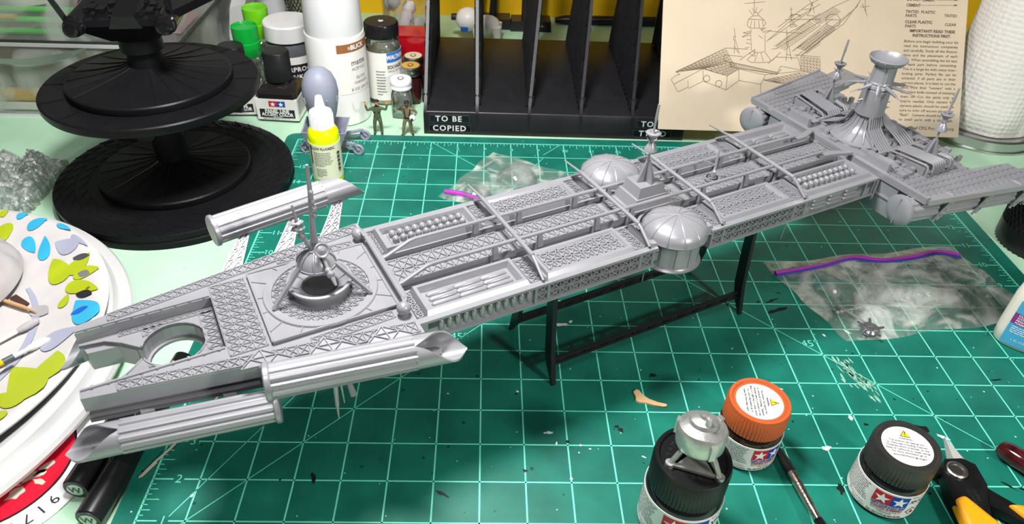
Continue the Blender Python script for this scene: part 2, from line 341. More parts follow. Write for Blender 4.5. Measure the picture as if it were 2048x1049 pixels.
for sg in (1, -1):
    sp(MB().lattice((-8.75, sg * .62, 3.8), (-7.06, sg * .62, 3.8), (-7.06, sg * .73, 3.8), (-8.75, sg * .73, 3.8), 13, 1, .02, .025), 'floor_lattice', bow)
    sp(MB().lattice((-8.35, sg * .42, 3.8), (-7.95, sg * .58, 3.8), (-7.95, sg * .62, 3.8), (-8.35, sg * .62, 3.8), 3, 1, .02, .025), 'floor_lattice', bow)
    b = MB().box(-9.4, -7.05, sg * .79 - .02, sg * .79 + .02, DK - .01, DK + .035)
    for i in range(9): b.box(-9.25 + i * .26, -9.21 + i * .26, sg * .79 - .035, sg * .79 + .035, DK, DK + .045)
    sp(b, 'fork_ridge', bow)
    sp(MB().lattice((-8.85, sg * (hw(-8.85) - .02), DK), (-3.72, sg * (hw(-3.72) - .03), DK), (-3.72, sg * (hw(-3.72) - .31), DK), (-8.85, sg * (hw(-8.85) - .22), DK), 26, 1, .026, .03), 'edge_lattice', bow)
    sp(MB().lattice((-5.6, sg * 1.22, DK), (-4.0, sg * 1.14, DK), (-4.0, sg * 1.34, DK), (-5.6, sg * 1.42, DK), 8, 1, .024, .028), 'deck_lattice', bow)
    # lower prow cheek inside the fork
    sp(MB().prism([(-9.4, sg * .74), (-9.32, sg * .5), (-8.8, sg * .46), (-8.5, sg * .2), (-8.45, sg * .5), (-8.4, sg * .74)], 3.3, 3.72), 'prow_cheek', bow)
    # shelf along the fork's outer side
    sp(MB().prism([(-9.4, sg * .98), (-6.65, sg * (hw(-6.65) + .03)), (-6.65, sg * (hw(-6.65) - .1)), (-9.4, sg * .86)], 3.56, 3.6), 'side_shelf', bow)
sp(MB().lattice((-7.32, -.62, 3.8), (-7.05, -.62, 3.8), (-7.05, .62, 3.8), (-7.32, .62, 3.8), 1, 6, .02, .025), 'floor_lattice', bow)
sp(MB().lattice((-7.0, -1.05, DK), (-6.34, -1.05, DK), (-6.34, 1.05, DK), (-7.0, 1.05, DK), 3, 10, .026, .03), 'cross_lattice', bow)
# --- hatch plate with ring, bowl and cupola
hp = [(-6.25, 1.08), (-3.84, 1.08), (-3.84, -1.08), (-6.25, -1.08)]
hatch = sp(MB().prism(hp, DK, DK + .06), 'hatch_plate')
fr = MB()
for i in range(4): fr.rib(hp[i] + (DK + .06,), hp[(i + 1) % 4] + (DK + .06,), .05, .03)
for i in range(16):
    a = 2 * PI * (i + .5) / 16; c, s_ = math.cos(a), math.sin(a); L_ = min(1.18 / max(abs(c), 1e-6), 1.05 / max(abs(s_), 1e-6))
    if L_ > 1.14: fr.rib((-5.045 + 1.1 * c, 1.1 * s_, DK + .06), (-5.045 + L_ * c, L_ * s_, DK + .06), .028, .025)
sp(fr, 'plate_ribs', hatch)
sp(MB().lathe([(.94, DK + .06), (.95, DK + .1), (1.1, DK + .1), (1.12, DK + .06)], 56, (-5.045, 0, 0), cap=False), 'ring', hatch)
k = MB()
for i in range(32):
    a, a2 = 2 * PI * i / 32, 2 * PI * (i + 1) / 32
    P = lambda r, t_: (-5.045 + r * math.cos(t_), r * math.sin(t_), DK + .06)
    k.rib(P(.62, a), P(.94, a), .02, .028); k.rib(P(.78, a), P(.78, a2), .02, .028); k.rib(P(.62, a), P(.78, a2), .02, .028); k.rib(P(.78, a), P(.62, a2), .02, .028); k.rib(P(.78, a), P(.94, a2), .02, .028); k.rib(P(.94, a), P(.78, a2), .02, .028)
sp(k, 'ring_lattice', hatch)
cx = -5.045
bowl = sp(MB().lathe([(.5, DK + .02), (.56, DK + .06), (.58, DK + .26), (.63, DK + .3), (.63, DK + .35), (.58, DK + .36), (.5, DK + .26), (.36, DK + .2)], 48, (cx, 0, 0), cap=False), 'bowl')
k = MB()
for i in range(8):
    a = 2 * PI * i / 8; k.obar((cx + .6 * math.cos(a), .6 * math.sin(a), DK + .35), (cx + .37 * math.cos(a), .37 * math.sin(a), DK + .2), .025, .02)
sp(k, 'bowl_ribs', bowl)
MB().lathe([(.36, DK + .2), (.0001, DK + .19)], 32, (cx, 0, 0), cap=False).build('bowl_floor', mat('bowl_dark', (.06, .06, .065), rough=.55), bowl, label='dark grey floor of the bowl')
cup = sp(MB().lathe([(.36, 4.78), (.37, 4.82), (.33, 4.92), (.24, 5.02), (.13, 5.07), (.12, 5.1), (.0001, 5.1)], 40, (cx, 0, 0), cap=False), 'cupola')
for i in range(8):
    a = 2 * PI * (i + .5) / 8; sp(MB().tube([(cx + r * math.cos(a), r * math.sin(a), z) for r, z in ((.38, 4.79), (.345, 4.93), (.25, 5.035), (.13, 5.09))], .02, 6), 'cupola_rib', cup)
sp(MB().lathe([(.355, 4.76), (.395, 4.76), (.395, 4.81), (.355, 4.81)], 40, (cx, 0, 0)), 'cupola_rim', cup)
for a in (195, 325, 75):
    a = math.radians(a); c, s_ = math.cos(a), math.sin(a)
    sp(MB().obar((cx + .37 * c, .37 * s_, 4.82), (cx + 1.02 * c, 1.02 * s_, DK + .12), .07, .07), 'tripod_leg')
sp(MB().tube([(cx + .02, .08, 5.08), (cx + .03, .09, 5.3), (cx + .05, .1, 5.6), (cx + .1, .12, 6.2), (cx + .12, .13, 6.84)], [.1, .07, .055, .05, .03], 10), 'main_mast')
k = MB()
for z, r in ((5.8, .06), (5.95, .075), (6.1, .06), (6.3, .055)): k.ball((cx + .1, .12 - .04, z), r, 10, 6)
sp(k, 'mast_fitting')
ms = sp(MB().tube([(cx - .05, .0, 5.08), (cx - .2, .1, 5.5), (cx - .26, .12, 6.1)], [.045, .04, .02], 8), 'side_mast')
k = MB().ball((cx - .18, .09, 5.4), .08, 10, 6).ball((cx - .22, .1, 5.58), .1, 10, 6, sc=(1.4, .8, .5)).ball((cx - .24, .12, 5.7), .1, 10, 6, sc=(1.5, .8, .4)); sp(k, 'mast_fitting', ms)
dm = sp(MB().lathe([(.0001, .06), (.06, .05), (.13, 0), (.15, .04), (.13, .05), (.05, .0)], 20, (0, 0, 0), cap=False).rot('X', math.radians(60)).mv(cx + .08, -.22, 5.2), 'small_dish')
fm = sp(MB().tube([(cx + .08, -.2, 5.12), (cx + .1, -.42, 4.9), (cx + .14, -.6, 4.75)], [.04, .035, .03], 8), 'forward_mast')
sp(MB().ball((cx + .1, -.45, 4.87), .07, 10, 6).ball((cx + .12, -.53, 4.82), .085, 10, 6, sc=(1, .6, 1)).tube([(cx + .13, -.58, 4.78), (cx + .15, -.7, 4.68)], [.05, .025], 8), 'mast_fitting', fm)
# --- cross beam at the end of the bow, with ball ends
eb = sp(MB().tube([(-3.72, -1.2, 4.24), (-3.72, 1.2, 4.24)], .05, 10).tube([(-3.66, -1.1, 4.22), (-3.66, 1.1, 4.22)], .035, 8), 'end_beam')
for sg in (1, -1):
    sp(MB().ball((-3.82, sg * 1.33, 4.2), .14, 18, 12).lathe([(.1, 4.04), (.1, 4.1)], 16, (-3.82, sg * 1.33, 0)), 'ball_joint', eb)
    for i in range(3): sp(MB().tube([(-3.76 + i * .04, sg * 1.1, 4.27), (-3.78 + i * .03, sg * 1.22, 4.3), (-3.82 + i * .02, sg * 1.3, 4.29)], .022, 6), 'joint_hose', eb)
# --- fluted cargo pods
def pod(name, p, d, L_, r, flip, scoop=.95):
    """fluted pod: starts at p, runs along unit vector d (in s,t), scoop at its far end"""
    d = V((d[0], d[1], 0)).normalized(); n_ = V((-d.y, d.x, 0)); up = V((0, 0, 1))
    def P(x, a, rr): return V(p) + d * x + n_ * (math.cos(a) * rr) + up * (math.sin(a) * rr)
    nf = 12; na = nf * 6; prof = []
    for i in range(na):
        a = 2 * PI * i / na; fr_ = (i % 6) / 6; prof.append((a, r * (1.0 if fr_ < .45 else (.9 if fr_ > .5 else .97))))
    vs = [P(x, a, rr) for x in (.06, L_) for a, rr in prof]; n = len(prof)
    body = sp(MB().add(vs, [(i, (i + 1) % n, n + (i + 1) % n, n + i) for i in range(n)] + [tuple(range(n))[::-1], tuple(range(n, 2 * n))]), name, ang=20)
    vs = []; 
    for x, rr in ((-.02, r * 1.02), (0, r * 1.1), (.07, r * 1.1), (.09, r * 1.02)): vs += [P(x, 2 * PI * i / 32, rr) for i in range(32)]
    fs = [(j * 32 + i, j * 32 + (i + 1) % 32, (j + 1) * 32 + (i + 1) % 32, (j + 1) * 32 + i) for j in range(3) for i in range(32)] + [tuple(range(32))[::-1]]
    sp(MB().add(vs, fs), 'end_disc', body)
    # scoop: shell whose upper outer side is cut away to a point
    k = MB(); nx = 14; nn = 40; T = .035; g_ = {}
    inner = 1 if n_.y * -math.copysign(1, p[1]) > 0 else -1; lowa = -PI / 2 + inner * ((.8 if p[1] > 0 else .4) if flip == -math.copysign(1, p[1]) else .3)
    for rr_i, rr in enumerate((r * .96, r * .96 - T)):
        for i in range(nx + 1):
            x = i / nx; half = PI * (1 - x ** 1.5) * .98 if x > .02 else PI * .999
            half = max(half, .03)
            for j in range(nn + 1):
                a = lowa + half * (2 * j / nn - 1); g_[(rr_i, i, j)] = len(k.v); k.v.append(tuple(P(L_ - .02 + x * scoop, a, rr)))
    for i in range(nx):
        for j in range(nn):
            q = lambda r_, a_, b_: g_[(r_, a_, b_)]
            k.f.append((q(0, i, j), q(0, i, j + 1), q(0, i + 1, j + 1), q(0, i + 1, j))); k.f.append((q(1, i, j), q(1, i + 1, j), q(1, i + 1, j + 1), q(1, i, j + 1)))
        for j in (0, nn): k.f.append((q(0, i, j), q(1, i, j), q(1, i + 1, j), q(0, i + 1, j)))
    sp(k, 'scoop', body); return body
sl = (1.0, .175)
for sg in (1, -1):
    pod('upper_pod', (-6.62, sg * 2.34, 4.47), (sl[0], sg * sl[1]), 2.5, .31, -sg, .98)
    pod('lower_pod', (-6.45, sg * 1.8, 3.28), (-sl[0], -sg * sl[1]), 2.6, .31, sg, 1.0)
    # lattice struts carrying the pods
    for i, s0 in enumerate((-6.49, -5.37, -4.33)):
        e0 = hw(s0); out = 2.34 + (s0 + 6.62) * .175
        A0, A1 = V((s0 - .21, sg * (e0 - .03), DK - .02)), V((s0 + .21, sg * (e0 + .04), DK - .02))
        B0, B1 = V((s0 + .5, sg * (out + .02), 4.34)), V((s0 + .66, sg * (out + .05), 4.34))
        nn_ = (A1 - A0).cross(B0 - A0).normalized(); nn_ = nn_ if nn_.z > 0 else -nn_
        k = MB().lattice(A0, A1, B1, B0, 2, 4, .028, .03, nn_); dn = -nn_ * .07
        k.add([A0, A1, B1, B0, A0 + dn, A1 + dn, B1 + dn, B0 + dn], [(0, 1, 2, 3), (7, 6, 5, 4), (0, 4, 5, 1), (1, 5, 6, 2), (2, 6, 7, 3), (3, 7, 4, 0)])
        so_ = sp(k, 'lattice_strut')
        if sg < 0:
            T0, T1, T2 = V((s0 - .42, sg * (e0 + .02), DK + .02)), V((s0 + .5, sg * (e0 + .16), DK + .05)), V((s0 - .02, sg * (e0 - .3), DK + .06)); k = MB(); nu_ = V((0, 0, 1)); mid = [(T0 + T1) / 2, (T1 + T2) / 2, (T2 + T0) / 2]
            k.add([T0, T1, T2] + [t_ - nu_ * .07 for t_ in (T0, T1, T2)], [(0, 1, 2) if sg < 0 else (2, 1, 0), (3, 4, 5), (0, 3, 4, 1), (1, 4, 5, 2), (2, 5, 3, 0)])
            for a_, b_ in ((T0, T1), (T1, T2), (T2, T0), (mid[0], mid[1]), (mid[1], mid[2]), (mid[2], mid[0]), (T2, mid[0])): k.rib(a_, b_, .03, .03)
            sp(k, 'strut_root', so_)
    for s0 in (-8.55, -7.2):
        sp(MB().obar((s0, sg * (hw(s0) - .1), 3.5), (s0 + .02, sg * (1.6 + (s0 + 7) * .17), 3.25), .22, .06), 'pod_bracket')
# --- hull of the long middle section
hull = sp(MB().box(-3.65, 8.98, -1.56, 1.56, 3.55, 3.76), 'middle_hull')
sp(MB().prism([(-3.5, -1.45), (8.6, -1.45), (8.6, 1.45), (-3.5, 1.45)], 3.4, 3.55), 'underside', hull)
for s0, s1 in ((-3.3, -.95), (-.85, 1.75), (3.95, 6.4), (6.5, 8.7)): sp(MB().frust((s0, s1, -1.5, 1.5), 3.3, (s0 - .08, s1 + .08, -1.6, 1.6), 3.5), 'skirt', hull)
BAYS = [(-3.4, -1.2), (-.72, 1.42), (3.98, 6.05), (6.58, 8.82)]
for sg in (1, -1):
    for s0, s1 in ((-3.65, 1.98), (3.52, 8.98)):
        sp(MB().box(s0, s1, *sorted((sg * 1.54, sg * 1.62)), 3.55, 4.0), 'side_wall', hull)
        sp(MB().box(s0, s1, *sorted((sg * 1.55, sg * 1.7)), 3.97, 4.03), 'top_rail', hull)
        sp(MB().box(s0, s1, *sorted((sg * 1.55, sg * 1.69)), 3.5, 3.56), 'bottom_rail', hull)
    for s0 in (-3.63, -1.08, -.78, 1.55, 1.9, 3.56, 3.9, 6.12, 6.5, 8.6, 8.9):
        sp(MB().box(s0 - .025, s0 + .025, *sorted((sg * 1.6, sg * 1.68)), 3.55, 3.98), 'side_post', hull)
    nn_ = (0, sg, 0); Y = sg * 1.62
    for s0, s1, nx in ((-.75, 1.52, 9), (3.93, 6.08, 9), (-1.05, -.8, 1), (1.58, 1.87, 1), (3.59, 3.87, 1), (6.15, 6.46, 1)):
        sp(MB().lattice((s0, Y, 3.57), (s1, Y, 3.57), (s1, Y, 3.97), (s0, Y, 3.97), nx, 2, .028, .05, nn_), 'side_lattice', hull)
    cap = None
    for i in range(12):
        x = -3.18 + i * .178
        if cap is None: cap = sp(MB().tube([(0, 0, -.15), (0, 0, -.13), (0, 0, -.08), (0, 0, .1), (0, 0, .14), (0, 0, .16)], [.01, .04, .065, .065, .045, .01], 12), 'side_capsule', hull); cap.location = (x, Y, 3.77)
        else: same(cap, hull, (x, Y, 3.77))
    cap = None
    for i in range(3):
        for j in range(3):
            x, z = 6.98 + i * .56, 3.66 + j * .11
            if cap is None: cap = sp(MB().tube([(-.24, 0, 0), (-.22, 0, 0), (-.17, 0, 0), (.17, 0, 0), (.22, 0, 0), (.24, 0, 0)], [.01, .035, .055, .055, .035, .01], 12), 'side_cylinder', hull); cap.location = (x, Y, z)
            else: same(cap, hull, (x, Y, z))
# --- centre strip
strip_o = sp(MB().box(-3.62, 9.0, -.38, .38, 3.74, 4.0), 'centre_strip')
for s0, s1, nx in ((-3.58, -.98, 10), (-.75, 1.68, 10), (1.85, 2.12, 1), (3.4, 3.72, 1), (3.95, 6.3, 10), (6.52, 8.9, 10)):
    sp(MB().lattice((s0, -.36, 4.0), (s1, -.36, 4.0), (s1, .36, 4.0), (s0, .36, 4.0), nx, 3 if nx == 1 else 2, .036, .036), 'strip_lattice', strip_o)
for sg in (1, -1): sp(MB().box(-3.6, 9.0, *sorted((sg * .62, sg * .68)), 3.74, 3.98), 'trough_wall', strip_o)
# --- trays
def tray(s0, s1, sg, content):
    t0, t1 = .7, 1.5; H = 4.11; wv = .07; k = MB()
    y = lambda v: sg * v
    def wall(a, b_, c, d):     # quad ring pieces: outer bottom, outer top, inner top, inner floor
        k.add([a[0], a[1], b_[0], b_[1], c[0], c[1], d[0], d[1]], [(0, 1, 3, 2), (2, 3, 5, 4), (4, 5, 7, 6)])
    O = [(s0 - .05, y(t0 - .05)), (s1 + .05, y(t0 - .05)), (s1 + .05, y(t1 + .12)), (s0 - .05, y(t1 + .12))]
    T = [(s0, y(t0)), (s1, y(t0)), (s1, y(t1)), (s0, y(t1))]
    I = [(s0 + wv, y(t0 + wv)), (s1 - wv, y(t0 + wv)), (s1 - wv, y(t1 - wv)), (s0 + wv, y(t1 - wv))]
    F = [(s0 + .13, y(t0 + .12)), (s1 - .13, y(t0 + .12)), (s1 - .13, y(t1 - .12)), (s0 + .13, y(t1 - .12))]
    fz = 4.03 if content == 'lattice' else 3.97
    for i in range(4):
        j = (i + 1) % 4; pz = lambda p, z: (p[0], p[1], z)
        wall((pz(O[i], 3.96), pz(O[j], 3.96)), (pz(T[i], H), pz(T[j], H)), (pz(I[i], H), pz(I[j], H)), (pz(F[i], fz), pz(F[j], fz)))
    k.add([(p[0], p[1], fz) for p in F], [(0, 1, 2, 3)])
    k.add([(p[0], p[1], 3.96) for p in O] + [(p[0], p[1], 3.74) for p in O], [(0, 1, 5, 4), (1, 2, 6, 5), (2, 3, 7, 6), (3, 0, 4, 7)])
    o = sp(k, 'deck_tray', ang=25)
    if content == 'lattice':
        nx = 8
        sp(MB().lattice((s0 + .14, y(t0 + .13), fz), (s1 - .14, y(t0 + .13), fz), (s1 - .14, y(t1 - .13), fz), (s0 + .14, y(t1 - .13), fz), nx, 2, .04, .04), 'tray_lattice', o)
    elif content == 'bumps':
        f_ = None; n = 10
        sp(MB().box(s0 + .2, s1 - .2, *sorted((y(.88), y(1.32))), fz, fz + .03), 'bump_plinth', o)
        for i in range(n):
            for v in (.98, 1.2):
                loc = (s0 + .3 + i * (s1 - s0 - .6) / (n - 1), y(v), fz + .03)
                if f_ is None: f_ = sp(MB().lathe([(.075, 0), (.08, .05), (.078, .09), (.06, .13), (.03, .155), (.0001, .16)], 14), 'bump', o); f_.location = loc
                else: same(f_, o, loc)
                if v < 1.1 and i < n - 1: pass
    elif content == 'capsules':
        f_ = None
        for i in range(3):
            for j in range(3):
                loc = (s0 + .5 + i * (s1 - s0 - 1.0) / 2, y(.94 + j * .15), fz)
                if f_ is None: f_ = sp(MB().tube([(-.31, 0, 0), (-.29, 0, 0), (-.24, 0, 0), (.24, 0, 0), (.29, 0, 0), (.31, 0, 0)], [.01, .045, .068, .068, .045, .01], 12), 'capsule', o); f_.location = loc
                else: same(f_, o, loc)
    return o
for i, (near, far) in enumerate((('capsules', 'bumps'), ('lattice', 'lattice'), ('lattice', 'lattice'), ('bumps', 'capsules'))):
    tray(*BAYS[i], -1, near); tray(*BAYS[i], 1, far)
for s0, s1 in ((-1.12, -.82), (1.5, 1.78), (3.6, 3.88), (6.15, 6.48), (-3.62, -3.46)):
    for sg in (1, -1):
        o = sp(MB().box(s0, s1, *sorted((sg * .66, sg * 1.56)), 3.75, 3.97), 'gap_deck')
        sp(MB().lattice((s0 + .02, sg * .72, 3.97), (s1 - .02, sg * .72, 3.97), (s1 - .02, sg * 1.5, 3.97), (s0 + .02, sg * 1.5, 3.97), 1, 4, .026, .035), 'gap_lattice', o)
# --- pipes and beams above the deck
for sg in (1, -1):
    sp(MB().tube([(-3.62, sg * .47, 4.06), (-3.5, sg * .47, 4.09), (-2.98, sg * .47, 4.33), (-2.85, sg * .47, 4.35), (8.1, sg * .47, 4.35)], .045, 10), 'deck_pipe')
    sp(MB().prism([(8.0, sg * .4), (8.5, sg * .42), (9.0, sg * .62), (9.0, sg * .75), (8.4, sg * .58), (8.0, sg * .54)], 4.2, 4.27), 'pipe_end_fin')
    for s0 in (-1.42, -.33, 1.15, 2.1, 4.2, 5.55, 6.68):
        sp(MB().frust((s0 - .09, s0 + .09, *sorted((sg * .42, sg * .56))), 3.75, (s0 - .05, s0 + .05, *sorted((sg * .44, sg * .5))), 4.32), 'pipe_support')
        sp(MB().box(s0 - .11, s0 + .11, *sorted((sg * .4, sg * .62)), 3.75, 3.79), 'support_foot')
for s0 in (-.9, 1.78, 3.83, 6.42):
    bm = sp(MB().tube([(s0, -1.15, 4.39), (s0, 1.2, 4.39)], .05, 10), 'cross_beam')
    for sg in (1, -1):
        sp(MB().tube([(s0, sg * 1.1, 4.39), (s0, sg * 1.25, 4.33), (s0, sg * 1.62, 4.08)], [.045, .04, .03], 8), 'beam_end', bm)
        sp(MB().frust((s0 + .03, s0 + .13, *sorted((sg * .75, sg * 1.66))), 3.97, (s0 + .05, s0 + .1, *sorted((sg * .8, sg * 1.6))), 4.12), 'beam_gusset', bm)
    sp(MB().tube([(s0, 1.2, 4.39), (s0 - .01, 1.95, 4.34)], [.035, .02], 8), 'beam_spike', bm)
# --- stepped block with its antenna
blk = sp(MB().frust((2.08, 3.42, -.52, .52), 3.75, (2.14, 3.36, -.46, .46), 4.12), 'stepped_block')
sp(MB().frust((2.22, 3.28, -.42, .42), 4.12, (2.3, 3.2, -.36, .36), 4.36), 'block_step', blk); sp(MB().frust((2.36, 3.14, -.32, .32), 4.36, (2.42, 3.08, -.28, .28), 4.62), 'block_step', blk)
def antenna(s0, t0, z0, parent=ship, k=1.0, far_tip=.0):
    a = sp(MB().frust((s0 - .05, s0 + .05, t0 - .05, t0 + .05), z0, (s0 - .03, s0 + .03, t0 - .03, t0 + .03), z0 + .5 * k), 'antenna_pylon', parent)
    for i in range(4):
        c, s_ = (1, 0, -1, 0)[i], (0, 1, 0, -1)[i]
        w0 = .025
        sp(MB().add([(s0 + c * .25 - s_ * w0, t0 + s_ * .25 + c * w0, z0), (s0 + c * .25 + s_ * w0, t0 + s_ * .25 - c * w0, z0), (s0 + s_ * w0, t0 - c * w0, z0), (s0 - s_ * w0, t0 + c * w0, z0), (s0 + c * .05 - s_ * w0, t0 + s_ * .05 + c * w0, z0 + .55 * k), (s0 + c * .05 + s_ * w0, t0 + s_ * .05 - c * w0, z0 + .55 * k), (s0 + s_ * w0, t0 - c * w0, z0 + .55 * k), (s0 - s_ * w0, t0 + c * w0, z0 + .55 * k)],
                   [(0, 1, 5, 4), (1, 2, 6, 5), (0, 4, 7, 3), (4, 5, 6, 7)]), 'pylon_fin', a)
    sp(MB().tube([(s0, t0, z0 + .5 * k), (s0, t0, z0 + .9 * k)], .028, 8), 'antenna_rod', a)
    sp(MB().lathe([(.04, z0 + 1.05 * k), (.08, z0 + .98 * k), (.15, z0 + .86 * k), (.155, z0 + .82 * k), (.12, z0 + .8 * k), (.02, z0 + .8 * k)], 20, (s0, t0, 0)), 'antenna_bell', a)
    st_ = MB()
    for i in range(6):
        an = PI * i / 3; st_.tube([(s0 + .05 * math.cos(an), t0 + .05 * math.sin(an), z0 + 1.04 * k), (s0 + .13 * math.cos(an), t0 + .13 * math.sin(an), z0 + 1.1 * k)], [.018, .008], 6)
    st_.lathe([(.05, z0 + 1.02 * k), (.05, z0 + 1.15 * k)], 12, (s0, t0, 0)); sp(st_, 'antenna_spikes', a)
    sp(MB().lathe([(.03, z0 + 1.1 * k), (.06, z0 + 1.15 * k), (.15, z0 + 1.24 * k), (.17, z0 + 1.28 * k), (.1, z0 + 1.3 * k), (.02, z0 + 1.25 * k)], 20, (s0, t0, 0)), 'antenna_dish', a)
    sp(MB().tube([(s0, t0, z0 + 1.25 * k), (s0 + .005, t0, z0 + 1.58 * k), (s0 + .01, t0, z0 + 1.6 * k), (s0 + .015, t0, z0 + 1.98 * k)], [.026, .026, .036, .026], 8), 'antenna_whip', a)
antenna(2.75, 0, 4.62, k=.97)
# --- dome tanks
for sg in (1, -1):
    t0 = sg * 1.3
    dm = sp(MB().lathe([(.7, 3.3), (.72, 3.34), (.66, 3.38), (.64, 3.42), (.64, 4.0)], 48, (2.72, t0, 0)), 'tank_drum')
    k = MB()
    for i in range(12):
        a = 2 * PI * i / 12; k.tube([(2.72 + .645 * math.cos(a), t0 + .645 * math.sin(a), 3.4), (2.72 + .645 * math.cos(a), t0 + .645 * math.sin(a), 4.0)], .012, 5)
    sp(k, 'drum_seams', dm)
    prof = [(.74, 4.0), (.755, 4.03), (.74, 4.06)] + [(.74 * math.cos(x), 4.06 + .4 * math.sin(x)) for x in [i * PI / 2 / 10 for i in range(1, 10)]] + [(.0001, 4.46)]
    dd = sp(MB().lathe(prof, 48, (2.72, t0, 0)), 'tank_dome')
    for i in range(12):
        a = 2 * PI * (i + .3) / 12; sp(MB().tube([(2.72 + .745 * math.cos(x) * math.cos(a), t0 + .745 * math.cos(x) * math.sin(a), 4.06 + .402 * math.sin(x)) for x in [j * PI / 2 / 8 for j in range(9)]], .014, 5), 'dome_rib', dd)
    sp(MB().lathe([(.8, 3.9), (.8, 4.1), (.86, 4.1), (.86, 3.9)], 24, (2.72, t0, 0), a0=math.radians(20 if sg > 0 else -160) + (PI if sg > 0 else PI), a1=math.radians(160 if sg > 0 else -20) + (PI if sg > 0 else PI), cap=False), 'dome_collar', dm)
    for s1 in (1.93, 3.5): sp(MB().frust((s1 - .12, s1 + .12, *sorted((sg * 1.42, sg * 1.66))), 3.9, (s1 - .06, s1 + .06, *sorted((sg * 1.45, sg * 1.6))), 4.1), 'dome_bracket', dm)
    sp(MB().box(2.0, 3.45, *sorted((sg * .62, sg * .9)), 3.75, 3.96), 'dome_ledge', dm)
# --- little ring fitting lying on the centre strip
k = MB().lathe([(.16, 4.05), (.19, 4.05), (.19, 4.1), (.16, 4.1), (.16, 4.05)], 24, (4.95, .05, 0), cap=False).lathe([(.08, 4.05), (.1, 4.05), (.1, 4.12), (.08, 4.12), (.08, 4.05)], 16, (4.95, .05, 0), cap=False).obar((4.8, .05, 4.07), (5.1, .05, 4.07), .03, .03)
rf = sp(k, 'ring_fitting'); sp(MB().tube([(4.98, .06, 4.05), (4.98, .06, 4.25), (5.0, .08, 4.3), (5.03, .1, 4.55), (5.06, .12, 4.85)], [.06, .05, .03, .03, .015], 8).obar((4.75, .32, 4.5), (5.0, .08, 4.42), .03, .03), 'fitting_mast', rf)
# --- antennas hanging below
BLKP = mat('black_plastic', (.012, .012, .014), rough=.4)
for s0, t0 in ((-5.2, -1.0), (2.5, -.85), (6.9, -1.0)):
    o = sp(MB().lathe([(.02, 3.3), (.1, 3.2), (.12, 3.05), (.05, 3.0), (.04, 2.9)], 14, (s0, t0, 0)), 'underside_antenna')
    sp(MB().tube([(s0, t0, 3.0), (s0 - .05, t0 - .03, 2.3)], [.03, .012], 6), 'antenna_whip', o)
o = sp(MB().tube([(-5.35, -1.5, 3.0), (-5.4, -1.62, 2.5)], [.05, .04], 8).tube([(-5.1, -1.45, 3.0), (-5.05, -1.6, 2.62)], [.05, .07], 8).tube([(-5.25, -1.5, 3.1), (-5.25, -1.6, 2.5)], [.03, .012], 8).tube([(-5.4, -1.62, 2.5), (-5.42, -1.68, 2.2)], [.03, .012], 8), 'underside_mast_cluster')
